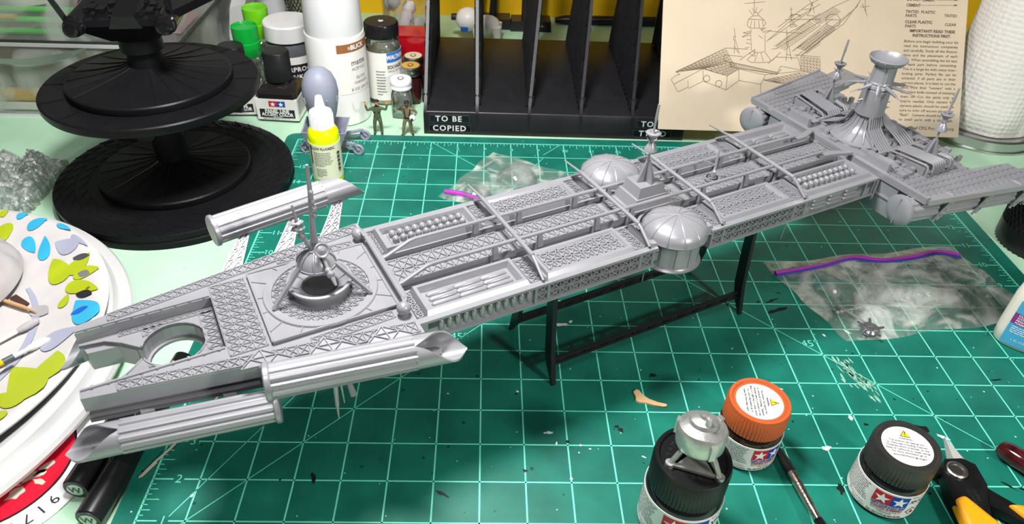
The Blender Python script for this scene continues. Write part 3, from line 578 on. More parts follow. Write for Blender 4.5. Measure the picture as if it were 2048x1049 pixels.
# ------------------------------------------------------------------ engine section (right end of the ship)
EH = 4.02
for sg in (1, -1):
    y = lambda v: sg * v
    wp = [(9.05, y(.95)), (9.05, y(3.05)), (12.6, y(3.74)), (12.62, y(2.72)), (11.35, y(2.45)), (11.72, y(1.5)), (11.85, y(.95))]
    wing = sp(MB().prism(wp, EH, EH + .1), 'wing_plate')
    k = MB()      # triangulated relief, clipped to the plate outline
    def inside(x, v):
        if x < 9.1 or x > 12.55: return False
        if v > 3.0 + (x - 9.05) * .19: return False
        if x > 11.4: return v > 2.5 + (x - 11.35) * .2 or (v < 2.4 - (x - 11.35) * 2.6 + .0)
        return v > 1.0
    c = .19; nx, nv = 19, 15
    for i in range(nx):
        for j in range(nv):
            v0 = lambda jj, xx: 1.0 + jj * c * (1 + (xx - 9.1) * .04)
            xa, xb = 9.1 + i * c, 9.1 + (i + 1) * c; P = [(xa, v0(j, xa)), (xb, v0(j, xb)), (xb, v0(j + 1, xb)), (xa, v0(j + 1, xa))]
            if not all(inside(*p) for p in P): continue
            Q = [(p[0], y(p[1]), EH + .1) for p in P]
            k.rib(Q[0], Q[1], .03, .03); k.rib(Q[0], Q[3], .03, .03); k.rib(Q[0], Q[2], .03, .03); k.rib(Q[1], Q[3], .026, .025)
    sp(k, 'wing_relief', wing)
    sp(MB().obar((9.07, y(3.08), EH + .06), (12.6, y(3.76), EH + .06), .06, .14), 'wing_lip', wing)
    # lower plates and the pods slung underneath
    sp(MB().prism([(9.3, y(1.6)), (9.3, y(2.95)), (12.5, y(3.55)), (12.5, y(2.7)), (11.3, y(2.3)), (11.4, y(1.6))], 3.8, EH), 'wing_underplate', wing)
    sp(MB().prism([(12.4, y(2.75)), (12.4, y(3.6)), (13.9, y(3.95)), (13.9, y(3.0))], 3.86, 3.93), 'tail_plate', wing)
    for s0 in (9.65, 10.85, 12.05):
        o0 = 3.02 + (s0 - 9.05) * .19
        k = MB().obar((s0 - .14, y(o0 - .02), 3.42), (s0 + .2, y(o0 + .04), 4.0), .07, .03, (0, 1, 0)).obar((s0 + .02, y(o0 - .02), 3.42), (s0 + .34, y(o0 + .04), 4.0), .07, .03, (0, 1, 0))
        for j in range(4): k.obar((s0 - .1 + j * .09, y(o0), 3.5 + j * .13), (s0 + .1 + j * .08, y(o0 + .02), 3.56 + j * .13), .03, .03, (0, 1, 0))
        sp(k, 'pod_brace', wing)
    for j, (s0, L_) in enumerate(((8.78, .9), (9.95, 1.0), (11.1, 1.0), (12.3, 1.4))):
        o0 = 2.62 + (s0 - 8.75) * .19; r = .36 if j == 0 else .3; d = V((1, y(.19), 0)).normalized(); n_ = V((-d.y, d.x, 0)); p0 = V((s0, y(o0), 3.66))
        vs = []; na = 48
        for x in (0, L_):
            for i in range(na):
                a = 2 * PI * i / na; rr = r * (.93 if j == 0 else 1) * (1 if (i % 4) < 2 else .92); vs.append(p0 + d * x + n_ * rr * math.cos(a) + V((0, 0, 1)) * rr * math.sin(a))
        pd = sp(MB().add(vs, [(i, (i + 1) % na, na + (i + 1) % na, na + i) for i in range(na)] + [tuple(range(na))[::-1], tuple(range(na, 2 * na))]), 'wing_pod', ang=20)
        if j == 0:
            vs = []; pr = [(-.1, .0001), (-.1, .2), (-.07, .34), (-.03, .4), (.04, .4), (.06, .36)]
            for x, rr in pr: vs += [p0 + d * x + n_ * rr * math.cos(2 * PI * i / 32) + V((0, 0, 1)) * rr * math.sin(2 * PI * i / 32) for i in range(32)]
            sp(MB().add(vs, [(q * 32 + i, q * 32 + (i + 1) % 32, (q + 1) * 32 + (i + 1) % 32, (q + 1) * 32 + i) for q in range(5) for i in range(32)]), 'pod_cap', pd)
            sp(MB().obar(p0 - d * .08 - V((0, 0, .36)), p0 - d * .08 + V((0, 0, .36)), .03, .05, (1, 0, 0)), 'cap_seam', pd)
    # stepped cheek behind the pod
    sp(MB().prism([(9.07, y(.9)), (9.07, y(2.25)), (9.4, y(2.3)), (9.9, y(2.1)), (9.9, y(.9))], 3.1, EH), 'engine_cheek')
    sp(MB().obar((9.05, y(.95), 3.58), (9.05, y(2.25), 3.58), .04, .05), 'cheek_step')
# centre block
core = sp(MB().box(9.05, 11.85, -.97, .97, 3.15, EH + .1), 'engine_core')
sp(MB().box(9.02, 9.16, -3.02, 3.02, EH - .03, EH + .14), 'front_beam', core)
sp(MB().box(8.95, 9.06, -1.7, 1.7, 3.35, 4.0), 'front_bulkhead', core)
for sg in (1, -1): sp(MB().frust((9.16, 9.3, *sorted((sg * .98, sg * 1.72))), EH + .1, (9.18, 9.28, *sorted((sg * 1.0, sg * 1.7))), EH + .34), 'front_plate', core)
gx = random.Random(4)
k = MB()
for i in range(150):
    x, v = 9.3 + gx.random() * 2.4, -2.1 + gx.random() * 4.2
    if (x - 10.15) ** 2 + v * v < .62: continue
    a, b_, h_ = .03 + gx.random() * .07, .03 + gx.random() * .07, .05 + gx.random() * .1
    k.box(x - a, x + a, v - b_, v + b_, EH + .08, EH + .1 + h_)
sp(k, 'surface_detail', core, kind='stuff')
# tower
tx = 10.15
cone = sp(MB().lathe([(.8, EH + .1), (.82, EH + .17), (.74, EH + .2), (.72, EH + .22), (.5, EH + .34), (.37, EH + .5), (.3, EH + .66), (.27, EH + .88)], 48, (tx, 0, 0)), 'tower_cone')
for i in range(16):
    a = 2 * PI * i / 16; sp(MB().tube([(tx + r * math.cos(a), r * math.sin(a), z) for r, z in ((.73, EH + .22), (.515, EH + .35), (.385, EH + .51), (.315, EH + .67), (.285, EH + .84))], .02, 5), 'cone_rib', cone)
tow = sp(MB().lathe([(.27, EH + .83), (.37, EH + .84), (.375, EH + .87), (.345, EH + 1.5), (.35, EH + 1.53), (.3, EH + 1.56), (.3, EH + 1.62)], 40, (tx, 0, 0)), 'tower_drum')
sp(MB().lathe([(.32, EH + 1.56), (.34, EH + 1.6), (.32, EH + 1.66), (.29, EH + 1.68), (.31, EH + 1.72), (.28, EH + 1.78)], 40, (tx, 0, 0)), 'tower_collar', tow)
nk = sp(MB().lathe([(.29, EH + 1.72), (.265, EH + 2.2)], 32, (tx, 0, 0)), 'tower_neck')
for i in range(5):
    a = 2 * PI * i / 5 + .3; sp(MB().obar((tx + .285 * math.cos(a), .285 * math.sin(a), EH + 1.74), (tx + .26 * math.cos(a), .26 * math.sin(a), EH + 2.2), .06, .05, (math.cos(a), math.sin(a), 0)), 'neck_rib', nk)
dish = sp(MB().lathe([(.26, EH + 2.16), (.36, EH + 2.22), (.45, EH + 2.3), (.48, EH + 2.37), (.455, EH + 2.39), (.4, EH + 2.3), (.3, EH + 2.23), (.18, EH + 2.19), (.0001, EH + 2.18)], 48, (tx, 0, 0), cap=False), 'tower_dish')
for i in range(12):
    a = 2 * PI * i / 12; sp(MB().obar((tx + .38 * math.cos(a), .38 * math.sin(a), EH + 2.235), (tx + .47 * math.cos(a), .47 * math.sin(a), EH + 2.34), .02, .03), 'dish_rib', dish)
for i in range(9):
    a = 2 * PI * (i + .4) / 9; c, s_ = math.cos(a), math.sin(a); pts = []; rs = []
    for j in range(9):
        r_ = .3 + j * .05; pts += [(tx + r_ * c, r_ * s_, EH + 1.66 - .02 * j * .3), (tx + (r_ + .025) * c, (r_ + .025) * s_, EH + 1.66 - .02 * j * .3)]; w_ = .05 - j * .0025; rs += [w_ + .012, w_ - .008]
    pts += [(tx + .76 * c, .76 * s_, EH + 1.6), (tx + .98 * c, .98 * s_, EH + 1.57)]; rs += [.014, .006]
    sp(MB().tube(pts, rs, 8), 'radial_spine', tow)
for a, z in ((-20, .95), (-24, 1.15), (-18, 1.38), (-30, 1.02), (150, 1.1), (165, 1.25)):
    a = math.radians(a); sp(MB().tube([(tx + .33 * math.cos(a), .33 * math.sin(a), EH + z), (tx + .5 * math.cos(a), .5 * math.sin(a), EH + z - .02)], [.03, .008], 6), 'drum_spike', tow)
for sg in (1, -1):
    y = lambda v: sg * v
    # two fans of pipes spilling down from the tower
    for i in range(6):
        s1 = tx - .42 + i * .085; f_ = i / 5
        sp(MB().tube([(tx - .3 + i * .085, y(.3), EH + .86), (tx - .32 + i * .085, y(.4), EH + .56), (s1 + .1, y(.62), EH + .36), (s1 + .02, y(1.02), EH + .18)], .026, 6), 'fan_pipe')
    for i in range(6):
        s1 = tx + .32 + i * .09
        sp(MB().tube([(tx + .22 + i * .035, y(.26 - i * .04), EH + .86), (tx + .27 + i * .06, y(.38), EH + .6), (s1 + .05, y(.66), EH + .42), (s1 + .1, y(1.05), EH + .2)], .026, 6), 'fan_pipe')
    sp(MB().obar((tx - .55, y(1.05), EH + .2), (tx + 1.05, y(1.08), EH + .2), .08, .1), 'pipe_rail')
    # hoop pipes over the wing
    for i in range(9):
        s1 = tx - .12 + i * .085 + (.14 if i > 6 else 0) - (.14 if i < 1 else 0)
        t1 = 2.28
        sp(MB().tube([(s1, y(1.1), EH + .24), (s1, y(1.2), EH + .32), (s1, y(t1 - .1), EH + .42), (s1, y(t1 - .03), EH + .4), (s1, y(t1), EH + .34), (s1, y(t1), EH + .1)], .03, 6), 'hoop_pipe')
    sp(MB().obar((tx - .22, y(1.62), EH + .2), (tx - .22, y(2.2), EH + .2), .06, .26), 'hoop_panel')
    for i in range(4):
        s1 = 9.42 + i * .06
        sp(MB().tube([(s1, y(1.0), EH + .2), (s1, y(1.5), EH + .24), (s1 + .02, y(1.6), EH + .2), (s1 + .06, y(1.72), EH + .14), (s1 + .16, y(1.86), EH + .14)], .026, 6), 'curl_pipe')
    sp(MB().box(tx + .1, tx + .95, *sorted((y(1.2), y(1.95))), EH + .1, EH + .22), 'antenna_deck')
    antenna(tx + .55, y(1.72), EH + .22, k=.97)
# ------------------------------------------------------------------ black display stand under the ship
st = thing('display_stand', 'black plastic display stand holding up the grey spaceship model', 'stand', (8.295, 5.83, 0), math.radians(26.8))
for s0 in (0.0, 6.06):
    for sg in (1, -1):
        y = lambda v: sg * v
        prof = [(1.12, 0), (1.0, 0), (.84, .35), (.72, .7), (.66, 1.6), (.62, 3.3), (.9, 3.3), (.97, 1.6), (1.02, .7)]
        prof = [(1.14, 0), (1.08, 0), (.78, .5), (.68, .9), (.6, 2.0), (.55, 3.29), (.8, 3.29), (.88, 2.0), (.97, .9)]
        pts = [(s0 - .06, y(a), z) for a, z in prof] + [(s0 + .06, y(a), z) for a, z in prof]; n = len(prof)
        fs = [tuple(range(n)), tuple(range(n, 2 * n))[::-1]] + [(i, n + i, n + (i + 1) % n, (i + 1) % n) for i in range(n)]
        MB().add(pts, fs).build('leg', BLKP, st, ang=30)
    MB().box(s0 - .06, s0 + .06, -.8, .8, 3.1, 3.29).build('crossbar', BLKP, st)
for sg in (1, -1):
    for z, v in ((.55, .86), (3.12, .72)):
        o = MB().obar((.05, sg * v, z - .08), (6.0, sg * v, z - .08), .1, .05).obar((.05, sg * v, z + .08), (6.0, sg * v, z + .08), .1, .05).build('long_bar', BLKP, st)
        k = MB()
        for i in range(12): k.obar((.05 + i * .495, sg * v, z - .08), (.05 + (i + 1) * .495, sg * v, z + .08), .05, .03); k.obar((.05 + i * .495, sg * v, z - .08), (.05 + i * .495, sg * v, z + .08), .05, .03)
        k.build('truss_web', BLKP, o)
# ------------------------------------------------------------------ black two-tier display base on the left
BLK = mat('satin_black', (.007, .007, .008), rough=.36, spec=.14, var=.1, vscale=2, bump=.12, bscale=30)
GLB = mat('wet_black', (.006, .006, .007), rough=.16, spec=.4, bump=.3, bscale=6)
db = thing('tiered_plinth', 'tall black round two-tier display plinth standing beside the mat', 'plinth', (-3.4, 13.95, TZ))
lo = MB().lathe([(3.6, 0), (3.82, .0), (3.82, .2), (3.78, .22), (3.78, .28), (3.8, .3), (3.8, .46), (3.72, .5), (3.1, .5), (.0001, .5)], 96).build('lower_disc', BLK, db)
k = MB()
for ring in (2.75, 3.15, 3.5):
    n = int(ring * 12)
    for i in range(n):
        a, a2 = 2 * PI * i / n, 2 * PI * (i + .8) / n
        k.rib((ring * math.cos(a), ring * math.sin(a), .5), ((ring + .27) * math.cos(a2), (ring + .27) * math.sin(a2), .5), .022, .014); k.rib((ring * math.cos(a), ring * math.sin(a), .5), (ring * math.cos(a2), ring * math.sin(a2), .5), .022, .012)
k.build('disc_relief', BLK, lo)
def cone(z, col=None):
    o = MB().lathe([(2.42, z), (2.44, z + .06), (2.42, z + .2), (2.38, z + .24), (1.6, z + .34), (.8, z + .5), (.52, z + .6)], 80).build('fluted_cone', BLK, db)
    for i in range(22):
        a = 2 * PI * i / 22; c, s_ = math.cos(a), math.sin(a)
        MB().tube([(2.36 * c, 2.36 * s_, z + .24), (1.6 * c, 1.6 * s_, z + .345), (.8 * c, .8 * s_, z + .505), (.52 * c, .52 * s_, z + .6)], [.014, .018, .024, .026], 6).build('cone_rib', BLK, o)
    return o
cone(.5); MB().lathe([(.52, 1.0), (.52, 3.4)], 32).build('column', BLK, db)
up = MB().lathe([(3.0, 3.42), (3.2, 3.46), (3.22, 3.5), (3.22, 3.7), (3.18, 3.74), (.0001, 3.74)], 96).build('upper_disc', BLK, db)
for i in range(14):
    k = MB(); a = 2 * PI * (i + .3) / 14; k.obar((2.5 * math.cos(a), 2.5 * math.sin(a), 3.745), (3.16 * math.cos(a), 3.16 * math.sin(a), 3.745), .02, .02); k.build('disc_line', BLK, up)
for a in (-150, -75, -20, 60, 140): a = math.radians(a); k = MB(); k.box(3.0 * math.cos(a) - .2, 3.0 * math.cos(a) + .2, 3.0 * math.sin(a) - .1, 3.0 * math.sin(a) + .1, 3.3, 3.44); k.build('underside_lug', BLK, up)
cone(3.74); MB().lathe([(.52, 4.25), (.5, 4.75), (.54, 4.8), (.62, 4.82), (.62, 5.2), (.56, 5.25)], 40).build('upper_column', BLK, db)
# the glossy black craft on top (its upper half is out of the picture)
cr = thing('craft_model', 'glossy wet black spacecraft model perched on the two-tier plinth', 'model', (-3.4, 13.95, TZ), math.radians(8))
MB().add([(-.62, -.55, 5.24), (.62, -.55, 5.24), (.62, .9, 5.24), (-.62, .9, 5.24), (-1.55, -.9, 5.8), (1.3, -.9, 5.8), (1.75, 1.6, 5.95), (-1.75, 1.6, 5.95), (-1.5, -.85, 5.98), (1.25, -.85, 5.98), (1.7, 1.6, 6.1), (-1.7, 1.6, 6.1)],
         [(3, 2, 1, 0), (0, 1, 5, 4), (1, 2, 6, 5), (2, 3, 7, 6), (3, 0, 4, 7), (4, 5, 9, 8), (5, 6, 10, 9), (6, 7, 11, 10), (7, 4, 8, 11), (8, 9, 10, 11)]).build('hull', GLB, cr)
MB().add([(-.45, -.95, 5.75), (.45, -.95, 5.75), (.3, -.95, 6.1), (-.3, -.95, 6.1), (-.5, .5, 5.75), (.5, .5, 5.75), (.35, .5, 6.35), (-.35, .5, 6.35)], [(0, 1, 2, 3), (7, 6, 5, 4), (0, 4, 5, 1), (1, 5, 6, 2), (2, 6, 7, 3), (3, 7, 4, 0)]).build('nose_block', GLB, cr)
for sx in (-1.35, 1.1):
    e = MB().lathe([(.12, -1.3), (.2, -1.28), (.22, -1.2), (.18, -1.14), (.26, -1.1), (.27, -1.0), (.22, -.95), (.3, -.9), (.3, .6), (.2, .7)], 24, axis='y').xf(lambda p: V((p.x, -p.y - .0, p.z))).mv(sx, -.0, 5.85); e.f = [f[::-1] for f in e.f]
    eo = e.build('engine_pod', GLB, cr)
    MB().lathe([(.11, -1.31), (.0001, -1.2)], 16, axis='y').xf(lambda p: V((p.x, -p.y, p.z))).mv(sx, 0, 5.85).build('engine_nozzle', BLK, eo)
MB().obar((-1.55, -.8, 5.95), (-1.95, -.9, 7.2), .1, .14).build('tail_fin', GLB, cr); MB().obar((1.22, -.75, 5.75), (1.3, -.8, 7.3), .1, .16).build('tail_fin', GLB, cr)
MB().prism([(1.3, -.7), (2.6, 1.8), (2.5, 2.0), (1.35, .4)], 5.9, 6.15).build('side_panel', GLB, cr)
k = MB(); g5 = random.Random(5)
for i in range(60): x, y_ = -1.2 + g5.random() * 2.2, -.7 + g5.random() * 2; a = .03 + g5.random() * .09; k.box(x - a, x + a, y_ - a, y_ + a * 1.5, 5.95, 6.03 + g5.random() * .12)
k.build('hull_detail', GLB, cr, kind='stuff')

# ------------------------------------------------------------------ white turntable platter, paper plate and what lies on it
WP = mat('white_plastic', '#C6C6C5', rough=.3, var=.02, vscale=1)
pl = tag(MB().lathe([(.0001, .1), (5.2, .1), (5.3, .12), (6.45, .2), (6.62, .3), (6.66, .42), (6.6, .52), (6.42, .57), (6.33, .57), (6.28, .62), (6.22, .74), (6.02, .82), (5.85, .78), (5.7, .62), (5.5, .5), (.0001, .48)], 120).lathe([(4.6, -.0), (4.6, .12)], 64).build('round_platter', WP), 'large round glossy white plastic platter at the left edge under the paper plate', 'platter', loc=(-8.5, 4.8, TZ))
def mat_plate():
    m = mat('paper_plate', '#CBC7C5', rough=.6, var=.02, vscale=4, bump=.1, bscale=12); return m
PL = (-7.95, 5.15, TZ)
pp = thing('paper_plate', 'white paper plate printed with lime, blue and grey leaves on the platter', 'plate', PL)
def plate_z(r, a=0):
    t_ = max(0, min(1, (r - 3.7) / 1.75)); return .55 + .58 * (t_ ** 1.3) + .035 * math.sin(a * 34) * t_ * (1 - t_) * 1.6 - (.0 if r < 5.4 else (r - 5.4) * .6)
k = MB(); rs = [0.0001, 1.2, 2.4, 3.4, 3.7, 3.9, 4.2, 4.5, 4.8, 5.1, 5.35, 5.5, 5.56]; n = 200
for zo in (0, -.03):
    base = len(k.v)
    for r in rs:
        for i in range(n): a = 2 * PI * i / n; k.v.append((r * math.cos(a), r * math.sin(a), plate_z(r, a) + zo))
    for j in range(len(rs) - 1):
        for i in range(n):
            q = (base + j * n + i, base + j * n + (i + 1) % n, base + (j + 1) * n + (i + 1) % n, base + (j + 1) * n + i); k.f.append(q if zo == 0 else q[::-1])
k.build('dish', mat_plate(), pp, ang=60)
def leaf(r, adeg, ln, wd, tw, m_, nm='printed_leaf', shape=0):
    """petal print lying on the plate's curved rim; r,adeg centre, tw heading relative to radial"""
    a = math.radians(adeg); c = V((r * math.cos(a), r * math.sin(a))); d = V((math.cos(a + math.radians(tw)), math.sin(a + math.radians(tw)))); n_ = V((-d.y, d.x)); k = MB(); N_ = 28; vs = []
    rows = []
    for i in range(N_ + 1):
        u = i / N_; wv = wd * math.sin(PI * u ** (.62 if shape == 0 else 1.0)) ** .8 if 0 < u < 1 else 0.0
        row = []
        for j in range(5):
            p = c + d * (u - .5) * ln + n_ * wv * (j / 2 - 1) * .5; rr = min(p.length, 5.54); aa = math.atan2(p.y, p.x); row.append((rr * math.cos(aa), rr * math.sin(aa), plate_z(rr, aa) + .035))
        rows.append(row)
    for row in rows: k.v += row
    for i in range(N_):
        for j in range(4): k.f.append((i * 5 + j, (i + 1) * 5 + j, (i + 1) * 5 + j + 1, i * 5 + j + 1))
    return k.build(nm, m_, pp, ang=60)
LIME, BLUE, LGR, DGR = mat('print_lime', '#A9B81C', rough=.5), mat('print_blue', '#35A9D0', rough=.5), mat('print_grey', '#A3A7BB', rough=.5), mat('dried_grey_paint', '#4A4A4E', rough=.4)
LV = [('BLUE', 1.27, 5.09, 1.59, 5.22, 0.17),('BLUE', 1.73, 4.7, 2.26, 4.97, 0.29),('BLUE', 2.64, 4.75, 3.16, 4.43, 0.15),('BLUE', 1.8, 4.35, 2.31, 3.82, 0.26),('BLUE', 2.71, 3.5, 2.39, 4.37, 0.27),('LIME', 0.95, 4.86, 1.24, 4.34, 0.41),('LIME', 0.74, 5.17, 0.94, 5.36, 0.18),('LGR', 3.59, 3.7, 2.83, 4.07, 0.41),('LIME', 3.67, 2.55, 2.98, 3.5, 0.46),('LIME', 3.74, 2.76, 4.11, 3.43, 0.48),('LIME', 3.91, 2.72, 4.67, 2.74, 0.33),('LIME', 3.85, 2.4, 4.97, 1.91, 0.35),('LIME', 4.05, 1.56, 4.04, 2.06, 0.21),('BLUE', 5.27, 0.78, 4.41, 1.71, 0.52),('LGR', 4.15, 0.2, 5.01, 0.62, 0.58),('LGR', 3.25, 4.23, 3.96, 3.7, 0.11),('LIME', 5.01, -1.24, 4.78, -0.12, 0.65),('LIME', 5.12, -1.69, 3.77, -0.4, 0.66),('LIME', 4.9, -1.85, 3.9, -1.35, 0.39),('LIME', 4.75, -2.3, 3.9, -2.1, 0.34)]
def leaf2(p, q, wd, m_, nm, shape=0):
    c = (V(p) + V(q)) / 2; d = V(q) - V(p); r = c.length; a = math.degrees(math.atan2(c.y, c.x)); return leaf(r, a, d.length, wd, math.degrees(math.atan2(d.y, d.x)) - a, m_, nm, shape)
for nm_, a, b_, c, d, wd in LV: leaf2((a, b_), (c, d), wd * 1.3, {'BLUE': BLUE, 'LIME': LIME, 'LGR': LGR}[nm_], 'printed_leaf')
k = MB()
for i in range(60):
    a = math.radians(-32 + i * 1.25); a2 = math.radians(-32 + (i + 1) * 1.25); w_ = .1 + .1 * math.sin(PI * i / 60)
    if i < 42 or True: k.add([(r * math.cos(x), r * math.sin(x), plate_z(r, x) + .03) for r, x in ((3.62, a), (3.62 + w_, a), (3.62 + w_, a2), (3.62, a2))], [(0, 1, 2, 3)])
k.build('printed_ring', LGR, pp)
for p, q, wd, m_ in (((3.63, 3.36), (4.15, 3.32), .22, DGR), ((4.04, 2.73), (4.42, 2.62), .22, mat('dried_light_grey', '#77777A', rough=.4)), ((4.31, 1.95), (4.84, 1.8), .24, mat('dried_dark_paint', '#2E292C', rough=.35)), ((4.5, 1.2), (4.95, 1.3), .26, mat('dried_blue_paint', '#0F62C4', rough=.3)), ((3.15, 1.7), (3.75, 1.45), .42, mat('smudge_grey', '#A9A6A8', rough=.6)), ((4.55, 2.05), (4.68, 2.05), .1, mat('dried_olive', '#6E6A12'))):
    leaf2(p, q, wd, m_, 'dried_paint', 1).location.z = .006
# crumpled grey cloth
def clothf(u, v):
    x = -6.4 + (u - .5) * 3.4; y_ = 6.9 + (v - .5) * 3.6; ex = max(0, 1 - ((u - .5) ** 2 + (v - .5) ** 2) / .25)
    h_ = 1.35 * ex ** .55 * (.75 + .25 * math.sin(u * 9 + v * 4)) + .1 * math.sin(u * 21 + 3 * math.sin(v * 9)) * ex ** .5 + .08 * math.sin(v * 26 - u * 12) * ex ** .5
    e = (u - .5), (v - .5); l = math.hypot(*e); kk = .5 / max(abs(e[0]), abs(e[1]), 1e-6) if l else 1; sq = max(abs(e[0]), abs(e[1])) / max(l, 1e-6); x = -7.3 + e[0] * sq * 3.7; y_ = 7.4 + e[1] * sq * 4.2
    l = min(l * sq, .5); ex = max(0, 1 - (l / .5) ** 2)
    return (x, y_, .64 + 1.2 * ex ** .45 * (.82 + .18 * math.sin(u * 7 + v * 5)) + (.1 * math.sin(u * 21 + 3 * math.sin(v * 9)) + .08 * math.sin(v * 23 - u * 14)) * ex ** .4)
tag(MB().grid(clothf, 60, 60).build('cleaning_cloth', mat('grey_cloth', '#ACA7A8', rough=.85, var=.06, vscale=2, bump=.3, bscale=30), ang=80), 'crumpled pale grey cleaning cloth heaped on the paper plate', 'cloth')
# cotton swabs
def swab(nm, lab, p, q, m_stem, tip, grp):
    p, q = V(p), V(q); o = thing(nm, lab, 'swab', tuple(p), 0, grp); d = q - p
    MB().tube([(0, 0, 0), d], .05, 8).build('stem', m_stem, o); u = d.normalized()
    MB().tube([d - u * .1, d + u * .02, d + u * .2, d + u * .38, d + u * .46], [.05, .09, .11, .085, .02], 10).build('cotton_tip', tip, o); return o
CT = mat('cotton_white', '#E8E4E2', rough=.95, bump=.4, bscale=30); ST = mat('swab_stem', '#EFEDEA', rough=.5)
swab('cotton_swab', 'white cotton swab with a grey-stained tip on the paper plate', (-5.6, 4.6, .52), (-4.55, 5.95, .56), ST, mat('stained_cotton', '#B4B0B2', rough=.95, bump=.4, bscale=30), 'swabs on the paper plate')
swab('cotton_swab', 'white cotton swab beside the yellow-handled pick on the plate', (-5.3, 3.9, .56), (-3.95, 5.25, .62), ST, CT, 'swabs on the paper plate')
pk = thing('yellow_pick', 'translucent yellow stick with a dark grey tip lying on the plate', 'pick', (-5.2, 3.5, .72))
MB().tube([(0, 0, 0), (.98, 1.12, .06)], .065, 10).build('shaft', mat('yellow_plastic', '#E5BE1C', rough=.15, spec=.6), pk); MB().tube([(.98, 1.12, .06), (1.14, 1.3, .07)], [.075, .07], 10).build('tip', mat('pick_tip', '#4F5A66', rough=.4), pk)
ws = tag(MB().tube([(-5.6, 7.05, .56), (-4.9, 6.78, .56), (-4.5, 6.62, .54)], [.05, .055, .01], 8).build('wooden_stick', mat('wood_tip', '#C99C70', rough=.7)), 'pointed wooden stick poking from under the grey cloth', 'stick')
pw = tag(MB().prism([(-5.5, 7.2), (-4.95, 6.92), (-4.9, 7.02), (-5.4, 7.35)], .46, .5).build('brown_scrap', mat('brown_scrap', '#4A2F28', rough=.5)), 'small dark brown scrap beside the wooden stick on the plate', 'scrap')
# round red coaster under the platter's edge
co = thing('coaster', 'round white-edged red printed coaster partly under the white platter', 'coaster', (-3.7, 2.4, TZ))
MB().lathe([(2.28, 0), (2.3, .02), (2.3, .05), (2.28, .06), (.0001, .06)], 72).build('card', mat('coaster_white', '#ECEAEC', rough=.45), co)
MB().lathe([(1.74, .062), (.0001, .062)], 64, cap=False).build('black_ring', mat('coaster_black', '#14121A'), co)
MB().lathe([(1.69, .066), (.0001, .066)], 64, cap=False).build('red_field', mat('coaster_red', '#C8102E', rough=.4), co)
k = MB()
def ringtext(k, txt, r, a0, size, flip=1):
    for i, ch in enumerate(txt):
        a = a0 - i * size * .78 / r
        if ch == ' ': continue
        write(k, ch, size, lambda x, y, a=a: ((r + y) * math.cos(a - x / r), (r + y) * math.sin(a - x / r), .068))
ringtext(k, '917.827', 2.0, math.radians(-26), .36)
k.build('lettering', mat('coaster_ink', '#33303A'), co); k = MB(); ringtext(k, 'SI', 2.0, math.radians(28), .36); k.build('lettering', mat('coaster_ink', '#33303A'), co)
k = MB()
for px, py, rx, ry, a in ((1.0, -.35, .42, .1, .5), (1.25, -.1, .25, .08, 1.0), (.7, -.55, .3, .07, .2), (1.3, -.45, .16, .06, -.3), (.95, -.75, .2, .12, .9), (.4, -.85, .22, .06, .3)):
    p = blob(px, py, rx, ry, 3, ang=a, z=.07, rough=.3); k.add([(px, py, .07)] + p, [(0, j + 1, (j + 1) % len(p) + 1) for j in range(len(p))])
k.build('pale_figure_print', mat('coaster_pale', '#BFB8A8'), co)
# two black markers
MKB = mat('marker_black', (.01, .01, .011), rough=.32, spec=.5)
def marker(lab, p, q, r=.28):
    p, q = V(p), V(q); o = thing('marker_pen', lab, 'marker', tuple(p), 0, 'black marker pens by the coaster'); d = q - p; u = d.normalized()
    MB().tube([u * .0, u * .03, u * 1.25], [r * .92, r, r], 24).build('cap', MKB, o); MB().tube([u * 1.25, u * 1.28, d], [r * .88, r * .9, r * .9], 24).build('barrel', mat('marker_gloss', (.008, .008, .009), rough=.12), o)
    MB().tube([u * -.012, u * .0], r * .9, 24).build('end_ring', mat('marker_ring', (.02, .02, .022), rough=.4), o)
    MB().tube([u * -.03, u * -.0], r * .62, 24).build('end_sticker', mat('pale_green_sticker', '#B9D8C4', rough=.5), o)
    up = V((0, 0, 1)); sd = u.cross(up).normalized() * -1; up = u.cross(sd) * 1
    if up.z < 0: up = -up
    k = MB(); write(k, 'W', .26, lambda x, y: tuple(u * -.034 - sd * x * 1 + up * y), bold=.008); k.build('letter', mat('marker_letter', '#3C4A44'), o)
    return o
marker('black marker pen with pale end sticker, left of the two by the coaster', (-1.42, 1.62, TZ + .28), (-1.12, 4.9, TZ + .28))
marker('black marker pen with pale end sticker, right of the two, nearest the mat', (-.86, .92, TZ + .28), (-.42, 5.4, TZ + .28))
tag(MB().tube([(-.3, 2.0, .03), (-.1, 2.4, .04), (.12, 2.75, .06), (.35, 3.3, .05), (.72, 4.3, .04)], [.02, .025, .03, .025, .02], 6).tube([(-.26, 2.02, .03), (-.06, 2.4, .03)], [.02, .02], 6).build('broken_twig', mat('twig_tan', '#B8AC9A', rough=.7)), 'thin broken tan twig lying across the mat ruler below the lower pod', 'twig')
# crumpled clear wrap
def wrapf(u, v):
    g = random.Random(int(u * 997) * 31 + int(v * 991)); x = -9.6 + u * 2.1; y_ = 11.9 + v * 3.0
    e = min(u, 1 - u, v, 1 - v) * 4; e = min(1, e)
    return (x + g.gauss(0, .04), y_ + g.gauss(0, .04), TZ + .03 + e ** .5 * (.75 + .22 * math.sin(u * 13 + v * 7) + .16 * g.random()))
tag(MB().grid(wrapf, 34, 44).build('plastic_wrap', film('crinkled_film', '#BFC2C0', .35, .9, 5.0, 1.0, .12), smooth=False), 'crumpled clear plastic wrap between the platter and the two-tier plinth', 'wrap')
